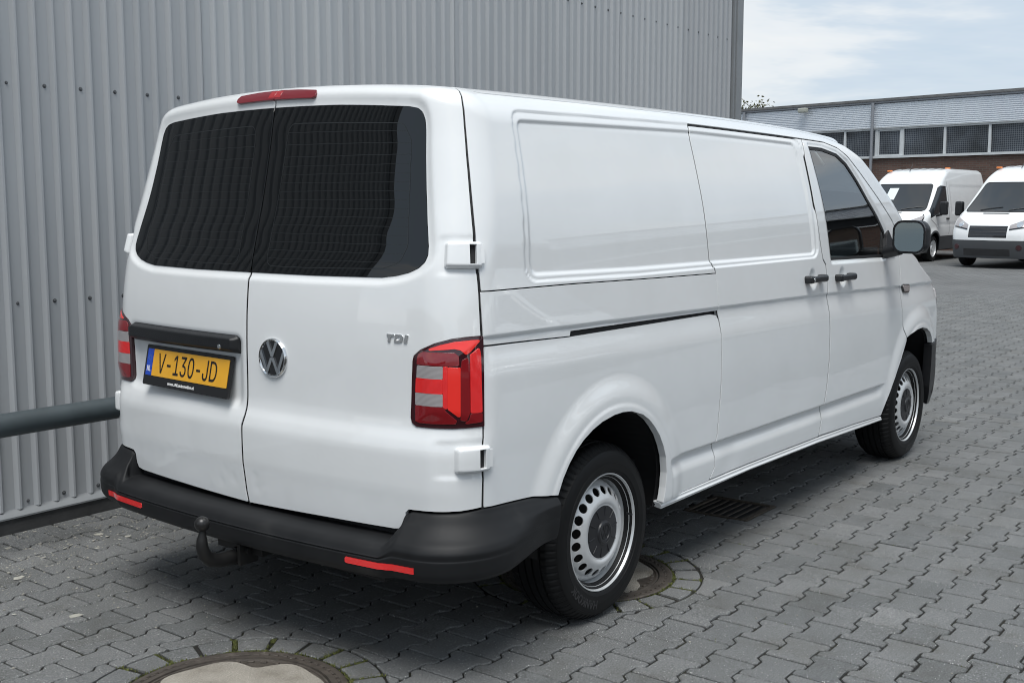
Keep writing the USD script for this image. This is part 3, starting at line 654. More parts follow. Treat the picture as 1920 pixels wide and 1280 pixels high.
fender = Polygon([(4.649, 1.285), (4.86, 1.26), (5.05, 1.20), (5.25, 1.14), (5.42, 1.07), (5.52, .99), (5.57, .90), (5.60, .80), (5.61, .69), (5.262, .68)] + ARCH_FT[1:] + S4[::-1][1:])
front_fender = part(van, 'front_fender', panel(gap(clean(fender)), feat=feat_side, hu=.010, hw=.007, lip=.03), M_paint)
sill = Polygon([(1.89, .378), (2.306, .383), (2.69, .385), (3.477, .375), (4.0, .361), (4.42, .341), (4.43, .316), (3.477, .347), (2.69, .357), (1.905, .348)])
part(van, 'sill', panel(gap(sill, .0012), feat=lambda P: .004 + .006 * sstep(.008, .0, np.abs(P[:, 2] - np.interp(P[:, 0], [.35, 1.15, 1.93, 2.9], [.362, .366, .356, .325]))), hu=.02, hw=.003, lip=.03), M_paint)
# window of the front door, its dark rubber frame
part(front_door, 'window_seal', panel(DOOR_WIN.buffer(.004).difference(DOOR_WIN.buffer(-.016)), feat=lambda P: feat_side(P) - .0035, hu=.01, hw=.008, lip=.012), M_gap)
part(front_door, 'door_window', panel(DOOR_WIN.buffer(-.012), off=-.014, hu=.03, hw=.03, lip=.004), M_cabglass)

# dark strips in the shut lines, the shade of the gaps painted in
def shade_strip(parent, line, feat, depth=.0022, w=.0052, mirror=False):
    part(parent, 'gap_shade_strip', panel(LineString(line).buffer(w), feat=lambda P: feat(P) - depth, hu=.012, hw=.010, lip=0, mirror=mirror), M_gap)
shade_strip(sliding_door, S2, feat_side); shade_strip(sliding_door, S3, feat_side); shade_strip(sliding_door, [S2[0], S3[0]], feat_side)
shade_strip(front_door, DT[:1] + [S3[0]], feat_side); shade_strip(front_door, DT + S4, feat_side)
shade_strip(doors[0], S1, feat_rear, .003, .0039); shade_strip(doors[0], [(0, 1.31), (0, .84), (-.001, .81), (-.009, .775), (-.010, .64), (-.005, .54), (.003, .495)], feat_rear, .003, .0058)
shade_strip(doors[0], [(0, 1.875), (0, 1.82)], feat_rear, .006, .006)

# far side: one sheet with a window
far_side = Polygon([(.772, 1.9145), (.83, 1.927), (1.0, 1.934), (3.55, 1.932), (3.85, 1.915), (4.05, 1.875), (4.25, 1.79), (4.45, 1.675), (4.65, 1.545), (4.82, 1.42), (4.90, 1.345), (4.86, 1.26), (5.05, 1.20), (5.25, 1.14), (5.42, 1.07), (5.52, .99), (5.57, .90), (5.60, .80), (5.61, .69), (5.262, .68)] + ARCH_FT[1:] + ARCH_F + [(1.886, .352)] + ARCH_R[::-1][1:] + [(1.041, .579), (.859, .594)] + S1[::-1][1:])
far_body = part(van, 'body_side', panel(gap(clean(far_side)).difference(DOOR_WIN), feat=feat_side, hu=.02, hw=.012, mirror=True), M_paint)
part(far_body, 'door_window', panel(DOOR_WIN.buffer(.002), off=-.010, hu=.04, hw=.04, lip=0, mirror=True), M_cabglass)

# roof and nose, as sheets over the plan and over the front view
def roof_surf(x, y): return solve(np.stack([x, y, np.full_like(x, 1.45)], -1), np.broadcast_to([0, 0, 1.], x.shape + (3,)))
def nose_surf(y, z): return solve(np.stack([np.full_like(y, 2.2), y, z], -1), np.broadcast_to([1., 0, 0], y.shape + (3,)), hi=2.6)
edge = skin(np.array([0, .15, .30, .45, .55, .66, .72, .772, .80, .83, .9, 1.0, 1.4, 1.9, 2.4, 3.0, 3.55, 3.85, 4.02]), np.array([1.872, 1.873, 1.874, 1.878, 1.882, 1.893, 1.905, 1.9145, 1.921, 1.927, 1.931, 1.934, 1.934, 1.934, 1.934, 1.933, 1.932, 1.915, 1.882]))[:, :2]
roof_poly = Polygon(np.vstack([edge, [[2.73, -.45], [2.76, 0], [2.73, .45]], edge[::-1] * [1, -1]])).buffer(0)
def roof_feat(P):
    d = -.007 * sstep(.030, .0, np.abs(np.abs(P[:, 1]) - .665) - .006) * sstep(-.68, -.60, P[:, 0])
    for yy in (0, .22, .44): d += .005 * sstep(.045, .02, np.abs(np.abs(P[:, 1]) - yy)) * sstep(-.60, -.5, P[:, 0]) * sstep(2.5, 2.3, P[:, 0])
    return d
part(van, 'roof', panel(gap(roof_poly, .002), surf=roof_surf, feat=roof_feat, hu=.02, hw=.012), M_paint)
ws = rpoly([(-.76, 1.245), (.76, 1.245), (.66, 1.84), (.5, 1.865), (-.5, 1.865), (-.66, 1.84)], .04)
part(van, 'windscreen', panel(ws, surf=nose_surf, off=-.004, hu=.04, hw=.03, lip=.006), M_screen)
part(van, 'windscreen_frame', panel(Polygon([(-.80, 1.215), (.80, 1.215), (.72, 1.84), (.55, 1.895), (-.55, 1.895), (-.72, 1.84)]).difference(ws.buffer(-.02)), surf=nose_surf, off=-.009, hu=.03, hw=.02, lip=.02), M_gap)
part(van, 'bonnet', panel(Polygon([(-.74, 1.00), (.74, 1.00), (.80, 1.215), (-.80, 1.215)]), surf=nose_surf, hu=.02, hw=.006), M_paint)
part(van, 'front_panel', panel(Polygon([(-.80, .70), (.80, .70), (.78, .995), (-.78, .995)]).difference(sbox(-.42, .78, .42, .93)), surf=nose_surf, hu=.02, hw=.012), M_paint)
part(van, 'grille', panel(sbox(-.42, .78, .42, .93).buffer(-.003), surf=nose_surf, off=-.015, hu=.04, hw=.03), M_gloss_black)
fb = part(van, 'front_bumper', panel(sbox(-.80, .28, .80, .695), surf=nose_surf, off=.006, hu=.03, hw=.02, lip=.03), M_black)
for m in (False, True):
    part(fb, 'bumper_end', panel(Polygon([(5.262, .678), (5.59, .688), (5.59, .50), (5.57, .30), (5.34, .285), (5.290, .40), (5.272, .55)]), feat=lambda P: .006 + .014 * sstep(.545, .45, np.hypot(P[:, 0] - 3.432, P[:, 2] - .39)), hu=.015, hw=.012, lip=.05, mirror=m), M_black)
    part(van, 'headlamp', panel(rpoly([(.46, .80), (.76, .84), (.77, .98), (.46, .92)], .02), surf=nose_surf, off=.003, hu=.03, hw=.02, mirror=m), M_lamp_white)
    hl = rpoly([(5.46, .95), (5.585, .80), (5.60, .90), (5.54, .985), (5.47, 1.015)], .01)
    part(front_fender if not m else far_body, 'headlamp_side', panel(hl, off=.003, hu=.02, hw=.015, mirror=m), M_lamp_white)

# dark lining behind the sheets, so that the gaps are dark and the load bay is closed
lin = Polygon([(.0, .50), (.69, .50), (.70, .585), (1.158, .56)] + ARCH_R[1:] + [(4.40, .36)] + ARCH_F[::-1] + ARCH_FT[::-1] + [(5.5, .69), (5.5, .98), (4.86, 1.23), (4.80, 1.40), (4.4, 1.68), (4.1, 1.83), (3.9, 1.90), (3.6, 2.0), (0, 2.0)])
lin = clean(lin.buffer(.002)).difference(DOOR_WIN.buffer(-.004))
for m in (False, True):
    part(van, 'inner_lining', panel(lin.difference(GLASS.buffer(-.01)), off=-.026, hu=.03, hw=.02, lip=0, mirror=m), M_gap)
part(van, 'roof_lining', panel(roof_poly.buffer(-.02), surf=roof_surf, off=-.03, hu=.08, hw=.06, lip=0), M_gap)
part(van, 'load_bay', cat([bx(-.80, 1.72, -.80, .80, .50, .53), bx(-.70, -.685, -.60, .60, .53, 1.85)]), M_gap)
part(van, 'underbody', cat([bx(-.86, 4.05, -.60, .60, .31, .45), bx(.42, 2.82, -.90, .90, .375, .43), bx(-.86, -.45, -.86, .86, .42, .50), bx(-.5, .45, -.74, .74, .42, .5), bx(2.85, 4.0, -.74, .74, .44, .5)]), M_gap)
part(van, 'bulkhead', cat([bx(1.72, 1.74, -.86, .86, .45, 1.55), bx(1.72, 1.74, -.78, .78, 1.55, 1.86)]), M_interior)
# wheel houses
for cx, cz in ((-.015, .384), (3.432, .39)):
    for s in (-1, 1):
        th = np.linspace(math.radians(-6), math.radians(186), 40); R = .425
        ring = [(cx + R * math.cos(a), cz + R * math.sin(a)) for a in th]
        v = np.array([(x, s * .915, z) for x, z in ring] + [(x, s * .55, z) for x, z in ring]); n = len(ring)
        f = [[i, i + 1, n + i + 1] for i in range(n - 1)] + [[i, n + i + 1, n + i] for i in range(n - 1)]
        disc = np.array([(cx, s * .55, cz)] + [(x, s * .55, z) for x, z in ring]); fd2 = [[0, i + 1, i + 2] for i in range(n - 1)]
        part(van, 'wheel_house', cat([trimesh.Trimesh(v, f, process=False), trimesh.Trimesh(disc, fd2, process=False)]), M_gap)

# cab: headliner, seats, dashboard, wheel
M_headliner = pbr('headliner_grey', (.42, .44, .44), .8)
part(van, 'headliner', bx(1.76, 2.66, -.60, .60, 1.862, 1.868), M_headliner)
for s in (-1, 1): part(van, 'sun_visor', place(rbox(.16, .46, .018, .008), (2.70, .36 * s, 1.80), np.array([[.9, 0, .436], [0, 1, 0], [-.436, 0, .9]])), M_headliner, 40)
def seat(y):
    base = place(rbox(.50, .48, .16, .05), (2.28, y, .98)); back = rbox(.14, .46, .66, .05)
    a = math.radians(-14); R = np.array([[math.cos(a), 0, math.sin(a)], [0, 1, 0], [-math.sin(a), 0, math.cos(a)]])
    s = part(van, 'seat', cat([base, place(bx(-.2, .2, -.2, .2, .45, .90), (2.28, y, 0))]), M_seat, 40)
    part(s, 'backrest', place(back, (1.99, y, 1.33), R), M_seat, 40)
    part(s, 'headrest', place(rbox(.10, .27, .19, .045), (1.89, y, 1.70 - .03), R), M_seat, 40)
seat(-.42); seat(.15); seat(.55)
dash = Polygon([(2.78, .75), (2.78, 1.05), (2.86, 1.17), (2.98, 1.215), (3.35, 1.225), (3.42, 1.18), (3.42, .75)])
dm = extrude(dash, 1.66); dm.apply_transform(np.array([[1, 0, 0, 0], [0, 0, -1, .83], [0, 1, 0, 0], [0, 0, 0, 1]]))
part(van, 'dashboard', dm, M_interior)
sw = trimesh.creation.torus(.185, .014, 48, 12); a = math.radians(62)
R = np.array([[math.cos(a), 0, -math.sin(a)], [0, 1, 0], [math.sin(a), 0, math.cos(a)]])
part(van, 'steering_wheel', cat([place(sw, (2.66, .42, 1.17), R), place(rbox(.12, .34, .04, .015), (2.67, .42, 1.165), R), tube([(2.68, .42, 1.16), (2.92, .42, 1.02)], .03)]), M_interior, 40)

# rear bumper: sections carried round the tail
def bumper_section(u):
    c = [(-.03, .484), (.012, .484), (.045, .482), (.078, .477), (.098, .466), (.110, .447), (.1125, .4445), (.1085, .440), (.1125, .4355), (.112, .405), (.103, .382), (.085, .372), (.0, .372)]
    h = [(-.03, .58), (.006, .58), (.014, .574), (.035, .545), (.062, .515), (.090, .492), (.101, .470), (.100, .455), (.102, .447), (.100, .41), (.090, .388), (.070, .376), (.0, .377)]
    e = [(-.03, .557), (.006, .557), (.022, .552), (.034, .543), (.040, .530), (.038, .505), (.036, .49), (.036, .485), (.035, .47), (.030, .44), (.024, .418), (.012, .408), (-.02, .408)]
    c, h, e = map(np.array, (c, h, e))
    a, b = sstep(.668, .707, u), sstep(.76, 1.12, u)
    q = c * (1 - a) + h * a
    top = sstep(.690, .7015, u)                      # the upright step beside the doors
    q[:3] = c[:3] * (1 - top) + h[:3] * top
    q = q * (1 - b) + e * b
    bb = np.interp(u, [.699, .712, .777, .812, .859, 1.041, 1.158], [.570, .580, .585, .587, .594, .579, .562]) - .0035
    if top > 0: q[0, 1] += top * (bb - q[0, 1]); q[1, 1] += top * (bb - q[1, 1]); q[2, 1] += top * (min(q[2, 1] + .006, bb - .003) - q[2, 1])
    return q
us = np.unique(np.concatenate([np.linspace(0, .62, 26), np.linspace(.62, .78, 60), np.linspace(.78, 1.02, 30), np.linspace(1.02, 1.154, 12)]))
us = np.concatenate([-us[::-1][:-1], us])
rows = []
for u in us:
    P = skin(np.array([abs(u)]), np.array([.47])); N = grad(body_f, P); N[:, 2] = 0; N /= np.linalg.norm(N); q = bumper_section(abs(u))
    r = np.stack([P[0, 0] + q[:, 0] * N[0, 0], P[0, 1] + q[:, 0] * N[0, 1], q[:, 1]], -1)
    if u < 0: r[:, 1] *= -1
    rows.append(r)
rows = np.array(rows); nu, nq = rows.shape[:2]
# finer rows across the section
tq = np.linspace(0, nq - 1, 61); cs = PchipInterpolator(np.arange(nq), rows, axis=1)(tq); nq = len(tq)
i, j = np.meshgrid(np.arange(nu - 1), np.arange(nq - 1), indexing='ij'); qd = np.stack([i * nq + j, (i + 1) * nq + j, (i + 1) * nq + j + 1, i * nq + j + 1], -1).reshape(-1, 4)
bf = np.vstack([qd[:, [0, 1, 2]], qd[:, [0, 2, 3]]]); bv = cs.reshape(-1, 3)
bn = vnormals(bv, bf)
mid = np.argmin(np.abs(bv[:, 1]) + np.abs(bv[:, 2] - .42) + (bv[:, 0] > -1) * 9)
if bn[mid, 0] > 0: bf = bf[:, ::-1]; bn = -bn
M_bumper = usdkit.material(stage, '/World/Looks/bumper_plastic', {'g': ('geometry', {}), 'n': ('noise_texture', {'scale': 7.0, 'detail': 5.0}), 'n2': ('noise_texture', {'scale': 900.0, 'detail': 1.0}),
    'r': ('rgb_ramp', {'ramp': [(.3, (.008, .0085, .0095)), (.62, (.012, .0125, .0135)), (.78, (.024, .024, .024))]}), 'b': ('bump', {'strength': .6, 'distance': .0005}), 'p': ('principled_bsdf', {'roughness': .5, 'specular_ior_level': .24})},
    [('g.position', 'n.vector'), ('g.position', 'n2.vector'), ('n.fac', 'r.fac'), ('r.color', 'p.base_color'), ('n2.fac', 'b.height'), ('b.normal', 'p.normal')], surface='p.BSDF')
bumper = part(van, 'rear_bumper', (bv, bf, bn), M_bumper)
def bumper_point(u, t, lift=0.):
    k = np.searchsorted(us, u) - 1; k = min(max(k, 0), nu - 2); a = (u - us[k]) / (us[k + 1] - us[k])
    row = cs[k] * (1 - a) + cs[k + 1] * a; z = row[:, 2]
    lo = int(34); zz = row[lo:, 2]; return np.array([np.interp(-t, -zz, row[lo:, c]) for c in range(3)])
for s in (-1, 1):
    top, bot = [], []
    U = np.linspace(.555, .748, 40) if s > 0 else np.linspace(.502, .73, 40)
    for k, u in enumerate(U):
        e = .003 * (k / 39)
        zt, zb = .4285, .4085
        if k == 0: zt = .424; zb = .412
        a, b = bumper_point(s * u, zt), bumper_point(s * u, zb)
        out = np.array([-.85, -.5 * s if s > 0 else .5, 0]) ; out = np.array([-.9, -.43 * (1 if s > 0 else -1), 0])
        top.append(a + out * .0025); bot.append(b + out * .0025)
    v = np.array(top + bot + [p - out * .006 for p in top] + [p - out * .006 for p in bot]); n = len(top)
    f = []
    for k in range(n - 1): f += [[k, k + 1, n + k + 1], [k, n + k + 1, n + k], [k, 2 * n + k + 1, k + 1], [k, 2 * n + k, 2 * n + k + 1], [n + k, n + k + 1, 3 * n + k + 1], [n + k, 3 * n + k + 1, 3 * n + k]]
    f += [[0, n, 3 * n], [0, 3 * n, 2 * n], [n - 1, 3 * n - 1, 4 * n - 1], [n - 1, 4 * n - 1, 2 * n - 1]]
    part(bumper, 'reflector', trimesh.Trimesh(v, f, process=False), M_red, 20)
# ---------- handle, number plate, badge, hinges, mirror, hitch ----------
right_door, left_door = doors
hb = rpoly([(.042, 1.024), (.042, 1.078), (.056, 1.088), (.690, 1.090), (.708, 1.080), (.709, 1.022)], .006)
def hb_feat(P):
    uw = xyz_uw(P); return .004 + .024 * sstep(0, .012, -sd_poly(hb, uw[:, 0], uw[:, 1])) - .012 * sstep(1.045, 1.022, P[:, 2])
hbar = part(left_door, 'door_handle', panel(hb, feat=hb_feat, hu=.008, hw=.004, lip=.02, mirror=True), M_black)
lk = lathe([(0, .003), (.008, .003), (.0095, 0), (.0095, -.012)], 24, 'z')
def on_tail(y, z, off=0.):
    """frame of the tail skin at (y, z): origin, right (towards -y), up, out"""
    P = skin(np.array([abs(y)]), np.array([z]))[0]; N = grad(body_f, P[None])[0]
    if y > 0: P = P * [1, -1, 1]; N = N * [1, -1, 1]
    r = np.cross(N, [0, 0, 1]); r = -r if r[1] > 0 else r; r /= np.linalg.norm(r); u = np.cross(N, r); u = u if u[2] > 0 else -u
    return P + N * off, np.stack([r, u, N], 1)
o, R = on_tail(.118, 1.046, .026)
part(hbar, 'lock_cylinder', place(lk, o, R), M_chrome, 30)

TL, TR, BL = np.array([-.886, .603, 1.000]), np.array([-.9135, .083, .9985]), np.array([-.909, .602, .897])
pr = (TR - TL) / np.linalg.norm(TR - TL); pu = TL - BL; ph = np.linalg.norm(pu); pu /= ph; pn = np.cross(pr, pu); pn = pn if pn[0] < 0 else -pn
PR = np.stack([pr, pu, pn], 1); PW = np.linalg.norm(TR - TL); PO = BL                 # plate frame: origin bottom left, x right, y up, z out
def on_plate(m, x=0, y=0, z=0): return place(m, PO + PR @ np.array([x, y, z]), PR)
M_plate_frame = pbr('plate_frame', (.012, .012, .013), .35)
M_yellow = pbr('plate_yellow', (.72, .36, .018), .35, 0, .6, vary=.04, vscale=20)
M_blue = pbr('plate_blue', (.006, .055, .42), .35, 0, .6)
M_ink = pbr('plate_ink', (.012, .009, .008), .4)
M_white_ink = pbr('white_lettering', (.75, .75, .75), .5)
plate = part(left_door, 'number_plate', on_plate(extrude(rrect(PW + .020, ph + .048, .008, PW / 2, ph / 2 - .011), .010), z=-.006), M_plate_frame, 25)
part(plate, 'yellow_field', on_plate(extrude(rrect(PW - .046, ph - .004, .003, PW / 2 + .020, ph / 2), .002), z=.0042), M_yellow)
part(plate, 'blue_band', on_plate(extrude(sbox(.003, .002, .0405, ph - .002), .002), z=.0042), M_blue)
def fit_text(s, x0, x1, y, h, d=.0012, bold=False):
    t = meshkit.text_mesh(s, h, d, bold); v = t.vertices; a, b = v[:, 0].min(), v[:, 0].max()
    v = v.copy(); v[:, 0] = x0 + (v[:, 0] - a) / (b - a) * (x1 - x0); v[:, 1] += y; return trimesh.Trimesh(v, t.faces, process=False)
part(plate, 'lettering', on_plate(fit_text('V-130-JD', .080, .452, ph * .155, ph * .70), z=.0062), M_ink)
part(plate, 'country_letters', on_plate(fit_text('NL', .011, .034, ph * .17, ph * .20), z=.0062), M_white_ink)
stars = cat([place(extrude(Point(0, 0).buffer(.0016, quad_segs=2), .0006), (.0218 + .0095 * math.cos(a), ph * .66 + .0095 * math.sin(a), 0)) for a in np.arange(12) * math.pi / 6])
part(plate, 'star_ring', on_plate(stars, z=.0062), pbr('star_faded', (.10, .16, .30), .5))
part(plate, 'frame_lettering', on_plate(fit_text('www.JNLautomotive.nl', .155, .325, -.0235, .0105, bold=True), z=.004), M_white_ink)

# round badge with the two letters, and the lettering beside the lamp
bo, BR = on_tail(-.139, 1.024, .001)
rad = .069
disc = lathe([(0, .004), (rad * .86, .004), (rad * .90, .002), (rad * .9, 0)], 64)
ring = lathe([(rad * .84, .004), (rad * .87, .008), (rad * .93, .0095), (rad * .985, .006), (rad, 0), (rad, -.004)], 72)
circ = Point(0, 0).buffer(rad * .88, quad_segs=24)
def stroke(pts): return LineString(np.array(pts) * rad).buffer(rad * .085, cap_style='flat', join_style='mitre', mitre_limit=3)
vv = stroke([(-.40, .95), (0, .10), (.40, .95)]).intersection(sbox(-1, rad * .06, 1, 1)); ww = stroke([(-.90, .50), (-.39, -.72), (0, .10), (.39, -.72), (.90, .50)]).intersection(sbox(-1, -1, 1, rad * .02))
ww = unary_union([ww, stroke([(-.95, .62), (-.60, -.22)]), stroke([(.95, .62), (.60, -.22)])])
bd = part(right_door, 'round_badge', place(disc, bo, BR), M_gloss_black, 30)
part(bd, 'badge_ring', place(ring, bo, BR), M_chrome, 40)
for g in (vv, ww): part(bd, 'badge_letter', place(extrude(g.intersection(circ), .004), bo + BR @ np.array([0, 0, .0038]), BR), M_chrome)
def shear(pts): return Polygon([(.640 + x * .0585 + (y - .5) * .004, 1.1145 + y * .0245) for x, y in pts])
letters = [shear([(0, 1), (.38, 1), (.38, .74), (.255, .74), (.255, 0), (.125, 0), (.125, .74), (0, .74)]),
    shear([(.43, 0), (.43, 1), (.66, 1), (.78, .86), (.80, .5), (.78, .14), (.66, 0)]).difference(shear([(.555, .24), (.555, .76), (.63, .76), (.675, .62), (.675, .38), (.63, .24)])),
    shear([(.86, 0), (.86, 1), (1.0, 1), (1.0, 0)])]
for g in letters: part(right_door, 'engine_letter', panel(g, off=.0042, hu=.006, hw=.006, lip=.005), M_chrome)

# hinges at the rear corners
for left in (False, True):
    for c, u0, u1 in ((1.3905, .779, .867), (.755, .803, .876)):
        L = u1 - u0; body = rpoly([(u0, c - .040), (u0, c + .040), (u1, c + .042), (u1, c - .042)], .008)
        slot = sbox(u0 + .60 * L, c - .029, u0 + .78 * L, c + .031)
        def hf(P, body=body):
            uw = xyz_uw(P); return .002 + .016 * sstep(-.001, .007, -sd_poly(body, uw[:, 0], uw[:, 1])) - .006 * sstep(u1 - .03, u1, uw[:, 0])
        h = part(doors[left], 'hinge', panel(body.difference(slot), feat=hf, hu=.004, hw=.005, lip=.02, mirror=left), M_paint)
        part(h, 'hinge_slot', panel(slot.buffer(.002), off=.002, hu=.02, hw=.02, lip=0, mirror=left), M_gap)
        part(h, 'hinge_pin', panel(sbox(u0 + .80 * L, c - .027, u1 - .001, c + .029), off=.0135, hu=.01, hw=.02, lip=.01, mirror=left), M_paint)

# grips of the two side doors
for d, cx, cz, in ((sliding_door, 1.824, 1.183), (front_door, 2.209, 1.172)):
    P = skin(np.array([cx + XU]), np.array([cz]))[0]; y = P[1]
    g = part(d, 'door_grip', cat([place(rbox(.200, .020, .030, .0095), (cx, y - .032, cz)), place(rbox(.050, .048, .036, .012), (cx - .080, y - .016, cz)), place(rbox(.050, .048, .036, .012), (cx + .080, y - .016, cz))]), M_black, 40)
    if d is sliding_door: part(g, 'lock_cylinder', place(lathe([(0, .002), (.0085, .002), (.0095, 0), (.0095, -.01)], 20, 'y'), (cx - .075, y - .0405, cz)), M_chrome, 30)

# side repeater
rp = rpoly([(4.668, 1.078), (4.795, 1.070), (4.785, 1.036), (4.70, 1.040)], .008)
r_ = part(front_fender, 'repeater_frame', panel(rp.buffer(.006), off=.001, hu=.02, hw=.01, lip=.005), M_gloss_black)
part(r_, 'repeater_lens', panel(rp.buffer(-.001), off=.004, hu=.02, hw=.01, lip=.005), M_lamp_white)

# exterior mirror
mo = np.array([2.805, -1.088, 1.366])
mm = manifold3d.Manifold
prof = rrect(.192, .182, .055)
shell = []
for k, s in ((0, .96), (.02, 1.0), (.05, .99), (.085, .88), (.11, .66), (.122, .36)):
    q = np.array(affinity.scale(prof, s, s, origin=(0, 0)).exterior.coords)[:-1]
    shell.append(np.stack([np.full(len(q), k - .035), q[:, 0] + .004 * (k > .08), q[:, 1]], -1))
hull = trimesh.convex.convex_hull(np.vstack(shell))
a = math.radians(-10); MR = np.array([[math.cos(a), -math.sin(a), 0], [math.sin(a), math.cos(a), 0], [0, 0, 1]])
mir = part(front_door, 'exterior_mirror', cat([place(hull, mo, MR), tube([(2.815, -1.02, 1.295), (2.83, -.985, 1.285), (2.85, -.93, 1.275)], [.030, .030, .034], 12)]), M_black, 45)
gl = extrude(rrect(.168, .156, .045), .003); GR = MR @ np.array([[0, 0, -1.], [-1, 0, 0], [0, 1, 0]])
part(mir, 'mirror_glass', place(gl, mo + MR @ np.array([-.0355, 0, 0]), GR), M_mirror)
rim_ = extrude(rrect(.190, .180, .054).difference(rrect(.170, .158, .046)), .008)
part(mir, 'mirror_rim', place(rim_, mo + MR @ np.array([-.033, 0, 0]), GR), M_gloss_black)
part(front_door, 'mirror_base', panel(rpoly([(4.40, 1.246), (4.445, 1.38), (4.47, 1.40), (4.54, 1.33), (4.57, 1.25)], .01), off=.006, hu=.02, hw=.015, lip=.02), M_black)

# tow hitch
hp = np.array([(-1.128, 0, .449), (-1.1285, 0, .43), (-1.131, 0, .41), (-1.132, 0, .385), (-1.124, 0, .355), (-1.10, 0, .33), (-1.06, 0, .318), (-1.0, 0, .316), (-.85, 0, .33)])
hitch = part(van, 'tow_hitch', cat([tube(hp, [.012, .0125, .018, .021, .023, .024, .025, .026, .028], 16), bx(-1.01, -.93, -.05, -.035, .295, .37), bx(-1.0, -.93, -.015, .0, .29, .35), place(lathe([(0, .012), (.012, .012), (.012, -.02), (0, -.02)], 8, 'y'), (-.98, -.055, .345)), bx(-.97, -.86, -.12, .12, .33, .375)]), pbr('hitch_iron', (.010, .0098, .0098), .5, .2), 40)
part(hitch, 'tow_ball', place(trimesh.creation.icosphere(3, .0262), (-1.128, 0, .4635)), pbr('ball_iron', (.020, .0195, .0195), .33, .3), True)

# ---------- wheels ----------
def make_wheel_meshes():
    half = [(.196, -.030), (.212, -.006), (.2215, -.001), (.226, .006), (.236, .0105), (.2365, .0118), (.262, .0150), (.2625, .0142), (.286, .0125), (.300, .006), (.3005, .0072), (.306, .004), (.3065, .0022), (.316, -.009), (.324, -.019), (.3295, -.028)]
    tread = [(.3318, -.034), (.3335, -.050), (.3266, -.051), (.3266, -.057), (.3340, -.058), (.3345, -.084), (.3268, -.085), (.3268, -.092), (.3348, -.093)]
    pr = half + tread; back = [(r, -.21 - h) for r, h in pr[::-1]]
    pr = np.array(pr + back); n = 288
    ty = lathe(pr, n, 'y'); v = ty.vertices.reshape(len(pr), n, 3).copy()
    blk = (np.arange(n) % 4 < 1)
    for k in range(13, 19):
        for kk in (k, len(pr) - 1 - k):
            v[kk][blk] *= np.array([1 - .0045 / .33, 1, 1 - .0045 / .33]) if k < 19 else 1
    ty = trimesh.Trimesh(v.reshape(-1, 3), ty.faces, process=False)
    # raised lettering and border bars on the side wall
    t = meshkit.text_mesh('HANKOOK', .030, .0016, True); w = t.vertices[:, 0].max(); L = .19
    def bend(m, L, w, a0, r0, h0):
        x = m.vertices[:, 0] / w * L; r = r0 + m.vertices[:, 1]; a = a0 - x / r0
        return trimesh.Trimesh(np.stack([r * np.cos(a), -(h0 + m.vertices[:, 2]), r * np.sin(a)], -1), m.faces, process=False)
    t2 = trimesh.Trimesh(*trimesh.remesh.subdivide_to_size(t.vertices, t.faces, .004)); tx = bend(t2, L, w, math.radians(258), .254, .0132)
    # rim
    out = [(.088, -.004), (.105, -.003), (.112, .002), (.120, .003), (.130, -.0005), (.145, -.009), (.165, -.022), (.180, -.036), (.192, -.056), (.199, -.075)]
    inn = [(r, h - .006) for r, h in out][::-1]
    cs = manifold3d.CrossSection([[(r, h) for r, h in out + inn]][0:1]) if False else manifold3d.CrossSection([np.array(out + inn)])
    dm = manifold3d.Manifold.revolve(cs, 128)
    if dm.volume() < 1e-7: dm = manifold3d.Manifold.revolve(manifold3d.CrossSection([np.array((out + inn)[::-1])]), 128)
    cyl = trimesh.creation.cylinder(.0182, .09, sections=28)
    for k in range(20):
        a = (k + .5) * 2 * math.pi / 20; nn = np.array([.5 * math.cos(a), .5 * math.sin(a), .86]); T = trimesh.geometry.align_vectors([0, 0, 1], nn); T[:3, 3] = [.157 * math.cos(a), .157 * math.sin(a), -.015]
        c = cyl.copy(); c.apply_transform(T); dm = dm - manifold3d.Manifold(manifold3d.Mesh(c.vertices.astype(np.float32), c.faces.astype(np.uint32)))
    mw = dm.to_mesh(); d = trimesh.Trimesh(mw.vert_properties[:, :3], mw.tri_verts, process=False)
    d = trimesh.Trimesh(np.stack([d.vertices[:, 0], -d.vertices[:, 2], d.vertices[:, 1]], -1), d.faces, process=False)
    barrel = lathe([(.214, -.020), (.2200, -.004), (.2222, .001), (.2215, .004), (.2185, .0045), (.2160, .001), (.2140, -.008), (.2105, -.0125), (.2065, -.0135), (.2045, -.019), (.2035, -.030), (.2000, -.036), (.1985, -.050), (.1975, -.11), (.196, -.19)], 128, 'y')
    dark = lathe([(0, -.10), (.198, -.10)], 48, 'y')
    cap = lathe([(0, .007), (.028, .007), (.030, .010), (.038, .0115), (.043, .009), (.046, .004), (.060, .001), (.092, -.001), (.101, -.004), (.1055, -.010), (.106, -.016)], 96, 'y')
    bars = []
    for k in range(10):
        a = k * 2 * math.pi / 10 + .16; b = rbox(.036, .0045, .0042, .0018); T = np.array([[math.cos(a), 0, -math.sin(a)], [0, 1, 0], [math.sin(a), 0, math.cos(a)]])
        bars.append(place(b, (.078 * math.cos(a), -.0005, .078 * math.sin(a)), T))
    em = cat([extrude(unary_union([affinity.scale(vv, .42, .42, origin=(0, 0)), affinity.scale(ww, .42, .42, origin=(0, 0))]).intersection(Point(0, 0).buffer(.027)), .002)])
    em = trimesh.Trimesh(np.stack([em.vertices[:, 0], -.0065 - em.vertices[:, 2], em.vertices[:, 1]], -1), em.faces, process=False)
    return ty, tx, d, barrel, dark, cat([cap] + bars), em
W_ = make_wheel_meshes()
M_letter = pbr('tyre_lettering', (.018, .018, .019), .6); M_cap = pbr('hub_cap_plastic', (.014, .0145, .017), .38)
M_disc_dark = pbr('brake_dark', (.02, .019, .018), .7)
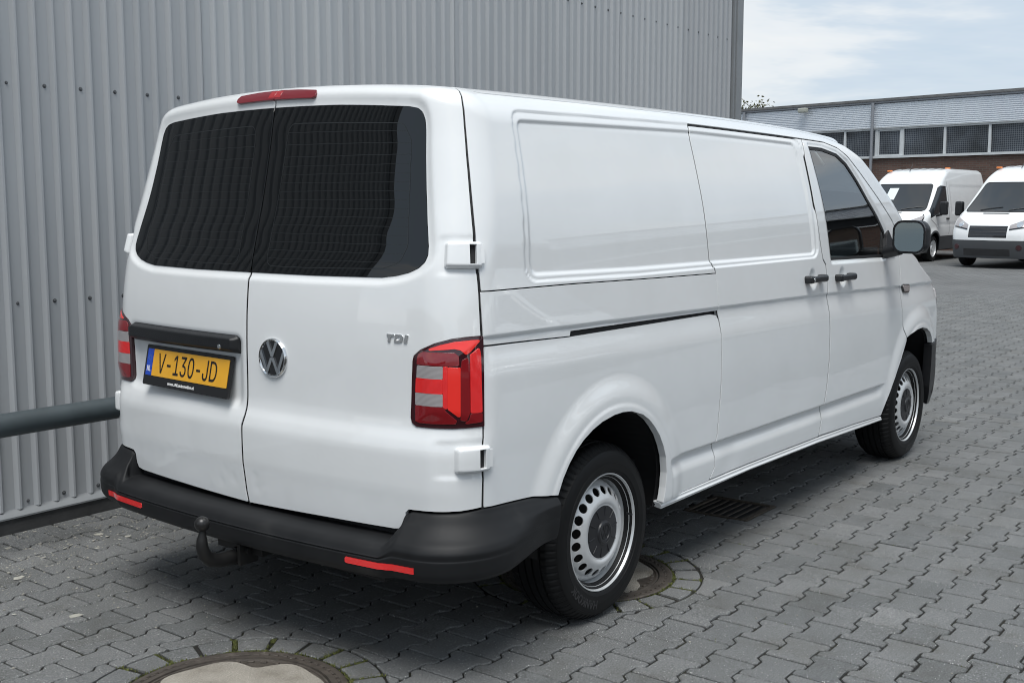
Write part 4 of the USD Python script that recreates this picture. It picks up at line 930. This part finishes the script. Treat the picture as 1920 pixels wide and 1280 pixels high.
for cx, turn in ((0., .0), (3.4, .9)):
    for s in (1, -1):
        loc = np.array([cx, -.901 * s, .3323]); c_, s_ = math.cos(turn), math.sin(turn)
        R = np.array([[c_, 0, -s_], [0, 1, 0], [s_, 0, c_]])
        if s < 0: R = np.diag([-1., -1, 1]) @ R
        w = part(van, 'wheel', place(cat([W_[2], W_[3]]), loc, R), M_steel_rim, 32)
        part(w, 'tyre', place(W_[0], loc, R), M_rubber, 25); part(w, 'tyre_lettering', place(W_[1], loc, R), M_letter)
        part(w, 'hub_cap', place(W_[5], loc, R), M_cap, 30); part(w, 'cap_emblem', place(W_[6], loc, R), M_black)
        part(w, 'brake_disc', place(W_[4], loc, R), M_disc_dark)
        part(w, 'valve', tube([loc + R @ np.array([.185, .012, .03]), loc + R @ np.array([.178, -.016, .03])], .0045, 8), M_black)
# ---------- workshop across the yard ----------
BROT = math.atan2(.978, .2095)
shop = thing('workshop_building', 'low workshop with ribbed silver cladding above a band of windows and a brick base', 'building', (34.4, 7.7, 0), BROT)
M_alu = usdkit.material(stage, '/World/Looks/ribbed_aluminium', {'g': ('geometry', {}), 'map': ('mapping', {'scale': (.3, .3, .3)}), 'n': ('noise_texture', {'scale': 1.0, 'detail': 1.0}), 'r': ('rgb_ramp', {'ramp': [(.3, (.70, .73, .77)), (.7, (.76, .79, .82))]}), 'p': ('principled_bsdf', {'roughness': .30, 'metallic': .25})},
    [('g.position', 'map.vector'), ('map.vector', 'n.vector'), ('n.fac', 'r.fac'), ('r.color', 'p.base_color')], surface='p.BSDF')
M_brick = usdkit.material(stage, '/World/Looks/brown_brick', {'tc': ('texture_coordinate', {}), 'sx': ('separate_xyz', {}), 'cx': ('combine_xyz', {}), 'br': ('brick_texture', {'scale': 1.0, 'brick_width': .22, 'row_height': .065, 'mortar_size': .008, 'color1': (.090, .048, .036), 'color2': (.135, .075, .055), 'mortar': (.12, .105, .09)}), 'p': ('principled_bsdf', {'roughness': .85})},
    [('tc.UV', 'sx.vector'), ('br.color', 'p.base_color')], surface='p.BSDF') if False else usdkit.material(stage, '/World/Looks/brown_brick', {'g': ('geometry', {}), 'map': ('mapping', {'rotation': (-math.pi / 2, 0, 0), 'scale': (1, 1, 1)}), 'rot': ('mapping', {'rotation': (0, 0, -BROT)}), 'br': ('brick_texture', {'scale': 1.0, 'brick_width': .22, 'row_height': .065, 'mortar_size': .008, 'color1': (.085, .046, .036), 'color2': (.130, .072, .054), 'mortar': (.11, .098, .085)}), 'p': ('principled_bsdf', {'roughness': .85})},
    [('g.position', 'rot.vector'), ('rot.vector', 'map.vector'), ('map.vector', 'br.vector'), ('br.color', 'p.base_color')], surface='p.BSDF')
M_frame = pbr('window_frame', (.52, .54, .55), .5, vary=.12, vscale=3)
M_gutter = pbr('eave_grey', (.13, .13, .13), .7, vary=.3, vscale=1.5)
M_pipe2 = pbr('zinc_pipe', (.26, .27, .29), .45, .5)
M_wired = usdkit.material(stage, '/World/Looks/wired_glass', {'g': ('geometry', {}), 'rot': ('mapping', {'rotation': (0, 0, -BROT)}), 'map': ('mapping', {'rotation': (-math.pi / 2, 0, 0)}), 'br': ('brick_texture', {'offset': 0.0, 'scale': 1.0, 'brick_width': .066, 'row_height': .066, 'mortar_size': .006, 'mortar_smooth': .2, 'color1': (.014, .018, .024), 'color2': (.018, .022, .028), 'mortar': (.10, .11, .115)}), 'n': ('noise_texture', {'scale': .9, 'detail': 3.0}), 'r': ('rgb_ramp', {'ramp': [(.35, (.7, .7, .7)), (.65, (2.0, 2.0, 2.1))]}), 'm': ('mix_color', {'blend_type': 'multiply', 'fac': 1.0, 'use_clamp': False}), 'p': ('principled_bsdf', {'roughness': .22, 'specular_ior_level': .30})},
    [('g.position', 'rot.vector'), ('rot.vector', 'map.vector'), ('map.vector', 'br.vector'), ('g.position', 'n.vector'), ('n.fac', 'r.fac'), ('br.color', 'm.a'), ('r.color', 'm.b'), ('m.result', 'p.base_color')], surface='p.BSDF')
L0, L1 = -30., 26.
part(shop, 'brick_wall', bx(L0, L1, -16, 0, -.05, 3.02), M_brick)
part(shop, 'window_sill', bx(L0, L1, -.02, .09, 3.022, 3.10), M_frame)
part(shop, 'inner_wall', bx(L0, L1, -16, -.35, 3.03, 4.9), pbr('dark_interior', (.03, .032, .036), .8))
part(shop, 'window_head', bx(L0, L1, -.05, .05, 3.955, 4.01), M_frame)
mull = [8.2, 7.0, 5.6, 4.33, 3.10, 2.15, .645, -.85, -2.35, -3.85, -5.35, -6.85, -8.35]
wide = {3.10: .11, 2.15: .11}
for x in mull: part(shop, 'mullion', bx(x - wide.get(x, .08) / 2, x + wide.get(x, .08) / 2, -.04, .045, 3.102, 3.953), M_frame)
for a, b in zip(mull[1:], mull[:-1]): part(shop, 'window_pane', bx(a + wide.get(a, .08) / 2, b - wide.get(b, .08) / 2, -.02, -.008, 3.102, 3.953), M_wired)
for a, b in ((2.21, 3.04),):
    part(shop, 'sash', cat([bx(a, a + .035, .0, .03, 3.104, 3.95), bx(b - .035, b, .0, .03, 3.104, 3.95), bx(a + .036, b - .036, .0, .03, 3.104, 3.14), bx(a + .036, b - .036, .0, .03, 3.915, 3.95)]), M_frame)
zs = np.linspace(4.03, 4.84, 13 * 12 + 1); ph = (zs - 4.03) / (4.84 - 4.03) * 13 * 2 * math.pi
fr = (ph / (2 * math.pi)) % 1.0
yo = .040 + .048 * np.where(fr < .42, sstep(0, .42, fr), 1 - (fr - .42) / .58); n = len(zs)
xsn = np.linspace(L0, L1, 113); rw = np.random.default_rng(5); wob = rw.normal(size=(len(xsn), 13)) * .0008
V = np.array([(x, y + wob[i, min(12, int(k / 12))], z) for i, x in enumerate(xsn) for k, (y, z) in enumerate(zip(yo, zs))])
F = []
for i in range(len(xsn) - 1):
    a = np.arange(n - 1) + i * n; F.append(np.stack([a, a + 1, a + n + 1], -1)); F.append(np.stack([a, a + n + 1, a + n], -1))
m = trimesh.Trimesh(V, np.vstack(F), process=False)
part(shop, 'ribbed_cladding', m, M_alu, True)
part(shop, 'cladding_edge', bx(L0, L1, -.03, .10, 4.012, 4.028), M_frame)
part(shop, 'eave_board', bx(L0, L1, -.05, .115, 4.845, 4.905), M_pipe2)
part(shop, 'gutter', bx(L0, L1, -.10, .17, 4.907, 4.99), M_gutter)
part(shop, 'flat_roof', bx(L0, L1, -16, -.11, 4.90, 4.96), M_gutter)
for x, z0 in ((8.60, 3.0), (3.215, 0), (-7.6, 0)): part(shop, 'downpipe', tube([(x, .16, 4.86), (x, .16, 4.0), (x, .15, z0)], .052, 14), M_pipe2, 40)
fl = part(shop, 'floodlight', place(rbox(.34, .20, .16, .04), (5.92, .28, 4.77)), pbr('lamp_housing', (.33, .34, .30), .5), 40)
part(fl, 'bracket', tube([(5.92, .10, 4.80), (5.92, .22, 4.80)], .03, 10), M_gutter)

# ---------- tree behind the workshop ----------
def make_tree(loc, seed):
    t = thing('tree', 'thinly leaved tree rising behind the workshop roof beside the metal hall', 'tree', loc)
    r = np.random.default_rng(seed); segs, tips = [], []
    def grow(p, d, L, rad, lvl):
        q = [p]; dd = d.copy()
        for _ in range(4):
            dd = dd + r.normal(size=3) * .16; dd /= np.linalg.norm(dd); q.append(q[-1] + dd * L / 4)
        segs.append(tube(q, np.linspace(rad, rad * .62, 5), 6 if lvl < 2 else 4, False))
        if lvl >= 5: tips.extend(q[2:]); return
        if lvl >= 3: tips.extend(q[3:])
        for k in range(3 if lvl < 3 else 2 + (r.random() < .5)):
            a = r.normal(size=3); a -= a @ dd * dd; a /= np.linalg.norm(a); nd = dd * .80 + a * .62 + np.array([0, 0, .12]); nd /= np.linalg.norm(nd)
            grow(q[-1] if k else q[-2], nd, L * (.66 + .12 * r.random()), rad * .62, lvl + 1)
    grow(np.array([0, 0, -.1]), np.array([0, 0, 1.]), 2.42, .16, 0)
    part(t, 'trunk', cat(segs), pbr('bark', (.075, .065, .055), .9), 50)
    tips = np.array(tips); V, F = [], []
    for p in tips:
        for _ in range(5):
            c = p + r.normal(size=3) * .16; a = r.normal(size=3); a /= np.linalg.norm(a); b = np.cross(a, r.normal(size=3)); b /= np.linalg.norm(b); s = .05 + .05 * r.random()
            k = len(V); V += [c - a * s, c + b * s * .5, c + a * s, c - b * s * .5]; F += [[k, k + 1, k + 2], [k, k + 2, k + 3]]
    part(t, 'crown', trimesh.Trimesh(V, F, process=False), pbr('young_leaves', (.085, .085, .035), .6, vary=.4, vscale=1.5), kind='stuff')
make_tree((50.7, 22.9, 0), 9)

# ---------- parked vans across the yard ----------
TS_Y = PchipInterpolator([.2, .45, .8, 1.2, 1.5, 1.8, 2.1, 2.3, 2.5, 2.8], [.97, 1.0, 1.03, 1.02, .99, .95, .89, .84, .78, .68])
TF_X = PchipInterpolator([.15, .3, .55, .75, .95, 1.10, 1.22, 1.33, 1.60, 1.85, 2.04, 2.15, 2.30, 2.42, 2.50, 2.6], [4.22, 4.28, 4.31, 4.30, 4.24, 4.12, 3.95, 3.74, 3.36, 3.05, 2.83, 2.70, 2.42, 2.05, 1.5, .8])
def tf(x, y, z):
    ay = np.abs(y); side = ay - TS_Y(np.clip(z, .2, 2.8)) + .10 * np.clip((x - 3.1) / 1.2, 0, 2) ** 2
    rear = -1.05 + .03 * ay ** 2 + .03 * np.clip(z - 1.2, 0, 2) ** 2 - x; roof = z - (2.49 - .05 * ay ** 2)
    front = (x - (TF_X(np.clip(z, .15, 2.6)) - .20 * ay ** 2)) * .7
    d = rmax(side, rear, .10); d = rmax(d, front, .16); return rmax(d, roof, .10)
def solve_with(fn, o, d, hi):
    lo, hi = np.zeros(o.shape[:-1]), np.full(o.shape[:-1], hi)
    for _ in range(30):
        m = (lo + hi) / 2; q = o + m[..., None] * d; ins = fn(q[..., 0], q[..., 1], q[..., 2]) < 0
        lo, hi = np.where(ins, m, lo), np.where(ins, hi, m)
    return o + lo[..., None] * d
def t_side(x, z): return solve_with(tf, np.stack([x, 0 * x, z], -1), np.broadcast_to([0, -1., 0], x.shape + (3,)), 1.5)
def t_nose(y, z): return solve_with(tf, np.stack([np.full_like(y, 1.0), y, z], -1), np.broadcast_to([1., 0, 0], y.shape + (3,)), 4.)
def t_tail(y, z): return solve_with(tf, np.stack([np.full_like(y, 0.), y, z], -1), np.broadcast_to([-1., 0, 0], y.shape + (3,)), 3.)
def t_roof(x, y): return solve_with(tf, np.stack([x, y, np.full_like(x, 1.2)], -1), np.broadcast_to([0, 0, 1.], x.shape + (3,)), 2.)
def tp(parent, name, poly, surf, mat, off=0., feat=None, h=.04, lip=.02, mirror=False):
    return part(parent, name, panel(poly, surf=surf, fn=tf, off=off, feat=feat, lip=lip, hu=h, hw=h * .7, mirror=mirror), mat)
M_trim_grey = pbr('grey_trim_plastic', (.045, .048, .052), .5)
M_dark_glass = pbr('dark_van_glass', (.022, .026, .030), .05, 0, 0, spec=.6)
M_paper = pbr('paper_sheet', (.60, .66, .66), .7)
def t_arch(x, z, R): return np.hypot(x, z - .36) - R
def make_transit(name, label, loc, rotz, group, nose_only=False, mirror_side=1):
    t = thing(name, label, 'van', loc, rotz, group)
    arch = unary_union([Point(0, .36).buffer(.41), Point(3.3, .36).buffer(.41)])
    lower = sbox(-1, .28, 4.1, .66)
    def tfeat(P): return -.012 * sstep(0, .03, 1.02 - P[:, 2]) * sstep(.12, .02, 1.02 - P[:, 2]) * sstep(3.2, 2.9, P[:, 0]) + .02 * sstep(.55, .44, np.hypot(P[:, 0] - 3.3, P[:, 2] - .36)) - .012 * sstep(0, .04, -sd_poly(sbox(-.75, 1.25, 2.05, 2.02), P[:, 0], P[:, 2]))
    dwin = rpoly([(2.30, 1.30), (2.28, 1.98), (2.62, 2.0), (2.80, 1.93), (3.52, 1.36), (3.60, 1.12), (3.15, 1.22), (2.9, 1.28)], .03)
    for m in (False, True):
        b = Polygon([(-.98, .665), (3.86, .665), (4.02, .86), (4.0, 1.0), (3.82, 1.16), (3.62, 1.38), (3.2, 1.70), (2.82, 2.00), (2.5, 2.2), (2.2, 2.34), (1.7, 2.42), (-.95, 2.42)]).difference(arch).difference(dwin)
        s = tp(t, 'body_side', clean(b), t_side, M_paint, feat=tfeat, h=.05, mirror=m)
        tp(s, 'side_cladding', clean(Polygon([(-.98, .33), (3.7, .30), (3.95, .40), (3.95, .655), (-.98, .655)]).difference(arch.buffer(.02))), t_side, M_trim_grey, off=.010, h=.05, mirror=m)
        tp(s, 'arch_trim', Point(3.3, .36).buffer(.455).difference(Point(3.3, .36).buffer(.405)).intersection(sbox(2.5, .36, 4, 1)), t_side, M_trim_grey, off=.026, h=.04, mirror=m)
        tp(s, 'side_window', dwin.buffer(.002), t_side, M_dark_glass, off=-.012, h=.06, mirror=m)
        tp(s, 'door_seam', unary_union([LineString([(2.22, 2.1), (2.22, .70)]).buffer(.006), LineString([(3.0, .70), (3.20, .95), (3.55, 1.10)]).buffer(.006)]), t_side, M_gap, off=.0015, h=.05, lip=0, mirror=m)
        g = tp(s, 'door_handle', rpoly([(2.28, 1.10), (2.28, 1.14), (2.46, 1.14), (2.46, 1.10)], .01), t_side, M_black, off=.03, h=.03, lip=.03, mirror=m)
        y = 1 if m else -1
        mi = part(s, 'mirror', cat([place(rbox(.16, .20, .36, .05), (3.18, y * 1.20, 1.40)), tube([(3.22, y * .98, 1.20), (3.2, y * 1.16, 1.24)], .035, 8)]), M_black, 45)
        hl = tp(t, 'headlamp', rpoly([(y * .50, .90), (y * .88, .98), (y * .92, 1.22), (y * .80, 1.16), (y * .50, 1.02)], .02), t_nose, M_lamp_white, off=.004, h=.04)
        tp(hl, 'lamp_reflector', Point(y * .70, 1.03).buffer(.065), t_nose, M_chrome, off=.012, h=.03)
        tp(hl, 'lamp_bezel', rpoly([(y * .50, .93), (y * .87, .995), (y * .86, .965), (y * .50, .90)], .004), t_nose, M_gloss_black, off=.009, h=.04)
        tp(t, 'fog_lamp', Point(y * .74, .50).buffer(.06), t_nose, M_lamp_base, off=.018, h=.03)
        for cx in (0, 3.3):
            yy = y * 1.0
            w = part(t, 'wheel', place(lathe([(0, -.035), (.06, -.02), (.08, -.04), (.13, -.03), (.18, -.015), (.205, -.03), (.22, .0), (.205, -.10)], 32, 'y'), (cx, yy, .345), None if y < 0 else np.diag([-1., -1, 1])), M_steel_rim, 30)
            part(w, 'tyre', place(lathe([(.215, -.02), (.222, .0), (.27, .015), (.315, -.005), (.338, -.035), (.345, -.06), (.345, -.19), (.33, -.22), (.2, -.23)], 48, 'y'), (cx, yy, .345), None if y < 0 else np.diag([-1., -1, 1])), M_rubber, 30)
    ws_ = rpoly([(-.84, 1.345), (.84, 1.345), (.72, 2.02), (-.72, 2.02)], .06)
    lowf = Polygon([(-.93, .66), (.93, .66), (.92, 1.0), (.84, 1.335), (-.84, 1.335), (-.92, 1.0)])
    tp(t, 'bonnet', lowf.difference(sbox(-.46, .72, .46, 1.00)), t_nose, M_paint, h=.03)
    tp(t, 'grille', sbox(-.46, .72, .46, 1.00), t_nose, M_gloss_black, off=-.01, h=.05)
    for k in range(3): tp(t, 'grille_bar', sbox(-.43, .775 + k * .08, .43, .79 + k * .08), t_nose, M_trim_grey, off=-.002, h=.05)
    tp(t, 'bonnet_vent', rpoly([(-.30, 1.275), (.30, 1.275), (.33, 1.30), (-.33, 1.30)], .005), t_nose, M_gap, off=.002, h=.03, lip=0)
    tp(t, 'bumper', sbox(-.97, .24, .97, .655), t_nose, M_trim_grey, off=.01, h=.05, lip=.05)
    tp(t, 'windscreen', ws_, t_nose, M_dark_glass, off=.002, h=.06)
    tp(t, 'windscreen_frame', ws_.buffer(.025).difference(ws_.buffer(.001)), t_nose, M_black, off=.004, h=.05)
    tp(t, 'forehead', Polygon([(-.93, 1.35), (.93, 1.35), (.84, 2.05), (.76, 2.42), (-.76, 2.42), (-.84, 2.05)]).difference(ws_.buffer(.02)), t_nose, M_paint, h=.04)
    tp(t, 'roof', sbox(-1.0, -.79, 2.3, .79), t_roof, M_paint, h=.07, feat=lambda P: .008 * np.cos(P[:, 1] * 28) * sstep(2.0, 1.7, P[:, 0]))
    tp(t, 'tail', Polygon([(-.93, .3), (.93, .3), (.90, 1.8), (.76, 2.36), (-.76, 2.36), (-.90, 1.8)]), t_tail, M_paint, h=.1)
    for y0 in (-.45, .25):
        part(t, 'wiper', tube(t_nose(np.array([y0, y0 + .25, y0 + .52]), np.array([1.36, 1.40, 1.43])) + [.012, 0, .01], .009, 6), M_black)
    tp(t, 'cowl', sbox(-.78, 1.318, .78, 1.343), t_nose, M_black, off=.003, h=.04)
    tp(t, 'lower_intake', sbox(-.55, .30, .55, .46), t_nose, M_gloss_black, off=.013, h=.05)
    part(t, 'underbody', cat([bx(-.9, 3.9, -.70, .70, .25, .70), bx(.45, 2.85, -.96, .96, .31, .45)]), M_gap)
    part(t, 'inner_lining', bx(-.9, 2.2, -.70, .70, .7, 2.3), M_gap)
    for x, y, z in ((2.10, -.72, 2.42), (1.40, .64, 2.485)): part(t, 'roof_marker', place(rbox(.10, .13, .045, .018), (x, y, z)), M_orange, 40)
    part(t, 'aerial', tube([(2.25, -.1, 2.40), (2.05, -.1, 2.60)], [.012, .004], 8), M_black)
    return t
HD = math.atan2(.2095, -.978)
def yard_pos(x, y): return (x, y, 0)
hx_, hy_ = math.cos(HD), math.sin(HD)
def transit_at(cx, cy, h, side):
    """the van stands so that its front tyre on that side (1 left, -1 right) touches the ground at (cx, cy)"""
    c, s = math.cos(h), math.sin(h); fx, fy = cx + side * .95 * s, cy - side * .95 * c
    return (fx - c * 3.3, fy - s * 3.3, 0)
v1 = make_transit('parked_van', 'white high roof van with a paper sheet in its windscreen, before the workshop', transit_at(27.34, 6.40, HD + .17, 1), HD + .17, 'white vans parked before the workshop')
tp(v1, 'windscreen_paper', sbox(-.36, 1.62, -.10, 1.93), t_nose, M_paper, off=.006, h=.08, lip=0)
v2 = make_transit('parked_van', 'white van at the right edge with black bumper, nearer than the other parked van', transit_at(26.0, 5.15, HD + .05, -1), HD + .05, 'white vans parked before the workshop')

# a dark car behind, between the near van and the parked vans
dc = thing('parked_car', 'dark estate car roof showing behind the windscreen pillar of the near van', 'car', (30.6, 10.3, 0), HD)
body = Polygon([(-2.2, .35), (2.2, .35), (2.25, .75), (1.3, .95), (.55, 1.42), (-.3, 1.62), (-1.7, 1.58), (-2.2, 1.05)])
def side_extrude(pl, w):
    m = extrude(pl, w); return trimesh.Trimesh(np.stack([m.vertices[:, 0], m.vertices[:, 2] - w / 2, m.vertices[:, 1]], -1), m.faces[:, ::-1], process=False)
M_carpaint = pbr('dark_car_paint', (.020, .022, .028), .3, 0, 1.0)
part(dc, 'body', side_extrude(rpoly(body.exterior.coords[:-1], .08), 1.70), M_carpaint, 40)
for y in (-.86, .86): part(dc, 'side_window', place(side_extrude(rpoly([(1.1, .98), (.5, 1.36), (-.3, 1.52), (-1.6, 1.48), (-1.9, 1.05)], .03), .01), (0, y, 0)), M_dark_glass)
for x in (-1.35, 1.4):
    for y in (-.80, .80):
        part(dc, 'wheel', place(lathe([(0, .02), (.20, .02), (.30, .02), (.32, 0), (.32, -.10), (.2, -.12)], 32, 'y'), (x, y, .32), None if y < 0 else np.diag([-1., -1, 1])), M_rubber, 30)
# ---------- the rest of the yard and an added hall, seen only in reflections ----------
M_hall2 = pbr('brown_brick_plain', (.11, .07, .055), .85, vary=.2, vscale=2)
def plain_hall(name, label, loc, rot, length, height, gable):
    t = thing(name, label, 'building', loc, rot)
    part(t, 'wall', bx(-length / 2, length / 2, -14, 0, -.05, height), M_hall2)
    m = extrude(Polygon([(-14.3, height + .01), (.3, height + .01), (.3, height + .2), (-7, height + gable), (-14.3, height + .2)]), length + .6)
    part(t, 'roof', trimesh.Trimesh(np.stack([m.vertices[:, 2] - length / 2 - .3, m.vertices[:, 0], m.vertices[:, 1]], -1), m.faces, process=False), M_gutter)
    for k in range(int(length // 4)):
        x = -length / 2 + 2 + 4 * k
        w = part(t, 'window', bx(x - 1.2, x + 1.2, .003, .03, 1.2, 3.0), M_frame); part(w, 'pane', bx(x - 1.1, x + 1.1, .031, .036, 1.3, 2.9), M_dark_glass)
plain_hall('unseen_brick_hall', 'added long brown brick hall behind the viewer, unseen but for reflections', (8, -25, 0), 0., 56, 4.6, 2.0)  # added out of view to cut low light from the horizon
plain_hall('unseen_brick_hall', 'brown brick hall closing the yard at the back, seen only as a dark reflection', (-46, 2, 0), -math.pi / 2, 44, 4.2, 1.6)
src = '/World/parked_van_001'
for x, y in ((-1.5, -14.8), (1.7, -15.1), (4.9, -14.7), (8.2, -15.0), (11.4, -14.9), (14.8, -15.2)):
    c = thing('parked_van', 'white van in the row behind the viewer, mirrored faintly in the near van', 'van', (x, y, 0), math.pi / 2, 'white vans in a row behind the viewer')
    c.GetPrim().GetReferences().AddInternalReference(src); c.GetPrim().SetInstanceable(True)
# ---------- moss in the joints, grit by the wall, a bag on the dashboard ----------
rm = np.random.default_rng(21)
def tufts(points, size, name, mat, label, cat_):
    V, F = [], []
    for p in points:
        s = size * (.6 + .8 * rm.random())
        for _ in range(5):
            a = rm.random() * 2 * math.pi; r = s * rm.random(); c = np.array([p[0] + r * math.cos(a), p[1] + r * math.sin(a), p[2]])
            d = np.array([math.cos(a) * .6 + rm.normal() * .3, math.sin(a) * .6 + rm.normal() * .3, 1.0]); d /= np.linalg.norm(d); q = np.cross(d, rm.normal(size=3)); q /= np.linalg.norm(q)
            k = len(V); h_ = s * (.5 + .7 * rm.random()); w = s * .28
            V += [c - q * w, c + q * w, c + d * h_]; F += [[k, k + 1, k + 2]]
    m = trimesh.Trimesh(V, F, process=False); t = part(None, name, m, mat); data(t, label, cat_, None, 'stuff'); return t
M_moss = pbr('joint_moss', (.095, .105, .028), .9, vary=.45, vscale=14)
pts = []
for (a, b, r), n in ((MH[0], 1000), (MH[1], 700)):
    for _ in range(n):
        th = rm.random() * 2 * math.pi; dens = .5 + .5 * math.sin(3 * th + 1.3) * math.sin(7 * th)
        if rm.random() < .65 and rm.random() < dens + .25: pts.append((a + (r + .008 + .006 * rm.normal()) * math.cos(th), b + (r + .008 + .006 * rm.normal()) * math.sin(th), -.006))
        if rm.random() < .45:
            k = rm.integers(0, 22); t2 = k * 2 * math.pi / 22 + .012; rr_ = r + .01 + .115 * rm.random() ** .8
            if (k * 7) % 3 != 1: pts.append((a + rr_ * math.cos(t2) + .003 * rm.normal(), b + rr_ * math.sin(t2) + .003 * rm.normal(), -.006))
for _ in range(420):      # stray moss along the joints of the yard
    j, i = rm.integers(-12, 14), rm.integers(-9, 10)
    y = -1.180 + RP * (j + .5); x = .458 + SP * (i + (.5 if j % 2 else 0)) + .5 * SP
    if y > WY - .1 or (-.7 < x < 3 and -.7 < y < 1): continue
    if meshkit.noise(np.array([[x * .9, y * .9, 3.]]))[0] > .52: pts.append((x + rm.normal() * .006, y + rm.normal() * .03 - .07, -.007))
tufts(pts, .0095, 'joint_moss', M_moss, 'yellow green moss growing in the paving joints round the manhole covers', 'moss')
V, F = [], []
for _ in range(2600):     # crumbs of grit and lichen near the wall
    x = rm.uniform(-2.4, .5); y = WY - .06 - abs(rm.normal()) * .55; s = .002 + .004 * rm.random() ** 3
    if _ > 2250: x = rm.uniform(-1.5, 6); y = rm.uniform(-3.2, .9); s *= .7
    o = trimesh.creation.icosphere(0, s); k = len(V) * 12; V.append(o.vertices * (1 + .4 * rm.random(3)) * [1, 1, .6] + [x, y, .001]); F.append(o.faces + k)
data(part(None, 'grit', trimesh.Trimesh(np.vstack(V), np.vstack(F), process=False), pbr('pale_grit', (.26, .25, .22), .9, vary=.4, vscale=40)), 'pale crumbs of grit scattered on the paving near the metal wall', 'grit', None, 'stuff')
V, F = [], []
for _ in range(46):       # pale lichen blots on the stones by the wall
    x = rm.uniform(-1.9, .3); y = WY - .10 - abs(rm.normal()) * .42; n = 9; r = .006 + .018 * rm.random() ** 2
    th = np.linspace(0, 2 * math.pi, n, endpoint=False); q = r * (.6 + .6 * rm.random(n)); k = len(V)
    V += [(x, y, .0032)] + [(x + a * math.cos(t) * 1.4, y + a * math.sin(t), .0022) for a, t in zip(q, th)]; F += [[k, k + 1 + i, k + 1 + (i + 1) % n] for i in range(n)]
data(part(None, 'lichen', trimesh.Trimesh(V, F, process=False), pbr('pale_lichen', (.34, .33, .29), .95, vary=.3, vscale=60)), 'pale lichen blots on the paving stones at the foot of the metal wall', 'lichen', None, 'stuff')

bag = thing('plastic_bag', 'pale green crumpled bag standing on the dashboard of the near van', 'bag', (3.02, -.28, 1.222))
o = trimesh.creation.icosphere(3, 1.0); v = o.vertices.copy(); z = v[:, 2]
w = np.where(z > -.2, np.clip(.62 - .55 * (z + .2) / 1.2, .03, 1), .62 + .0 * z); v[:, :2] *= (w / np.maximum(np.sqrt(np.maximum(1 - z ** 2, .05)), .2) * np.sqrt(np.maximum(1 - z ** 2, 0)))[:, None]
v += (meshkit.fbm(v * 3.2, 3, 5)[:, None] - .5) * np.array([.35, .35, .12]); v = v * [.075, .10, .13] + [0, 0, .12]; v[:, 1] -= .15 * np.clip(v[:, 2] - .1, 0, 1)
part(bag, 'bag_body', trimesh.Trimesh(v, o.faces, process=False), pbr('pale_green_film', (.50, .72, .66), .35), 60)
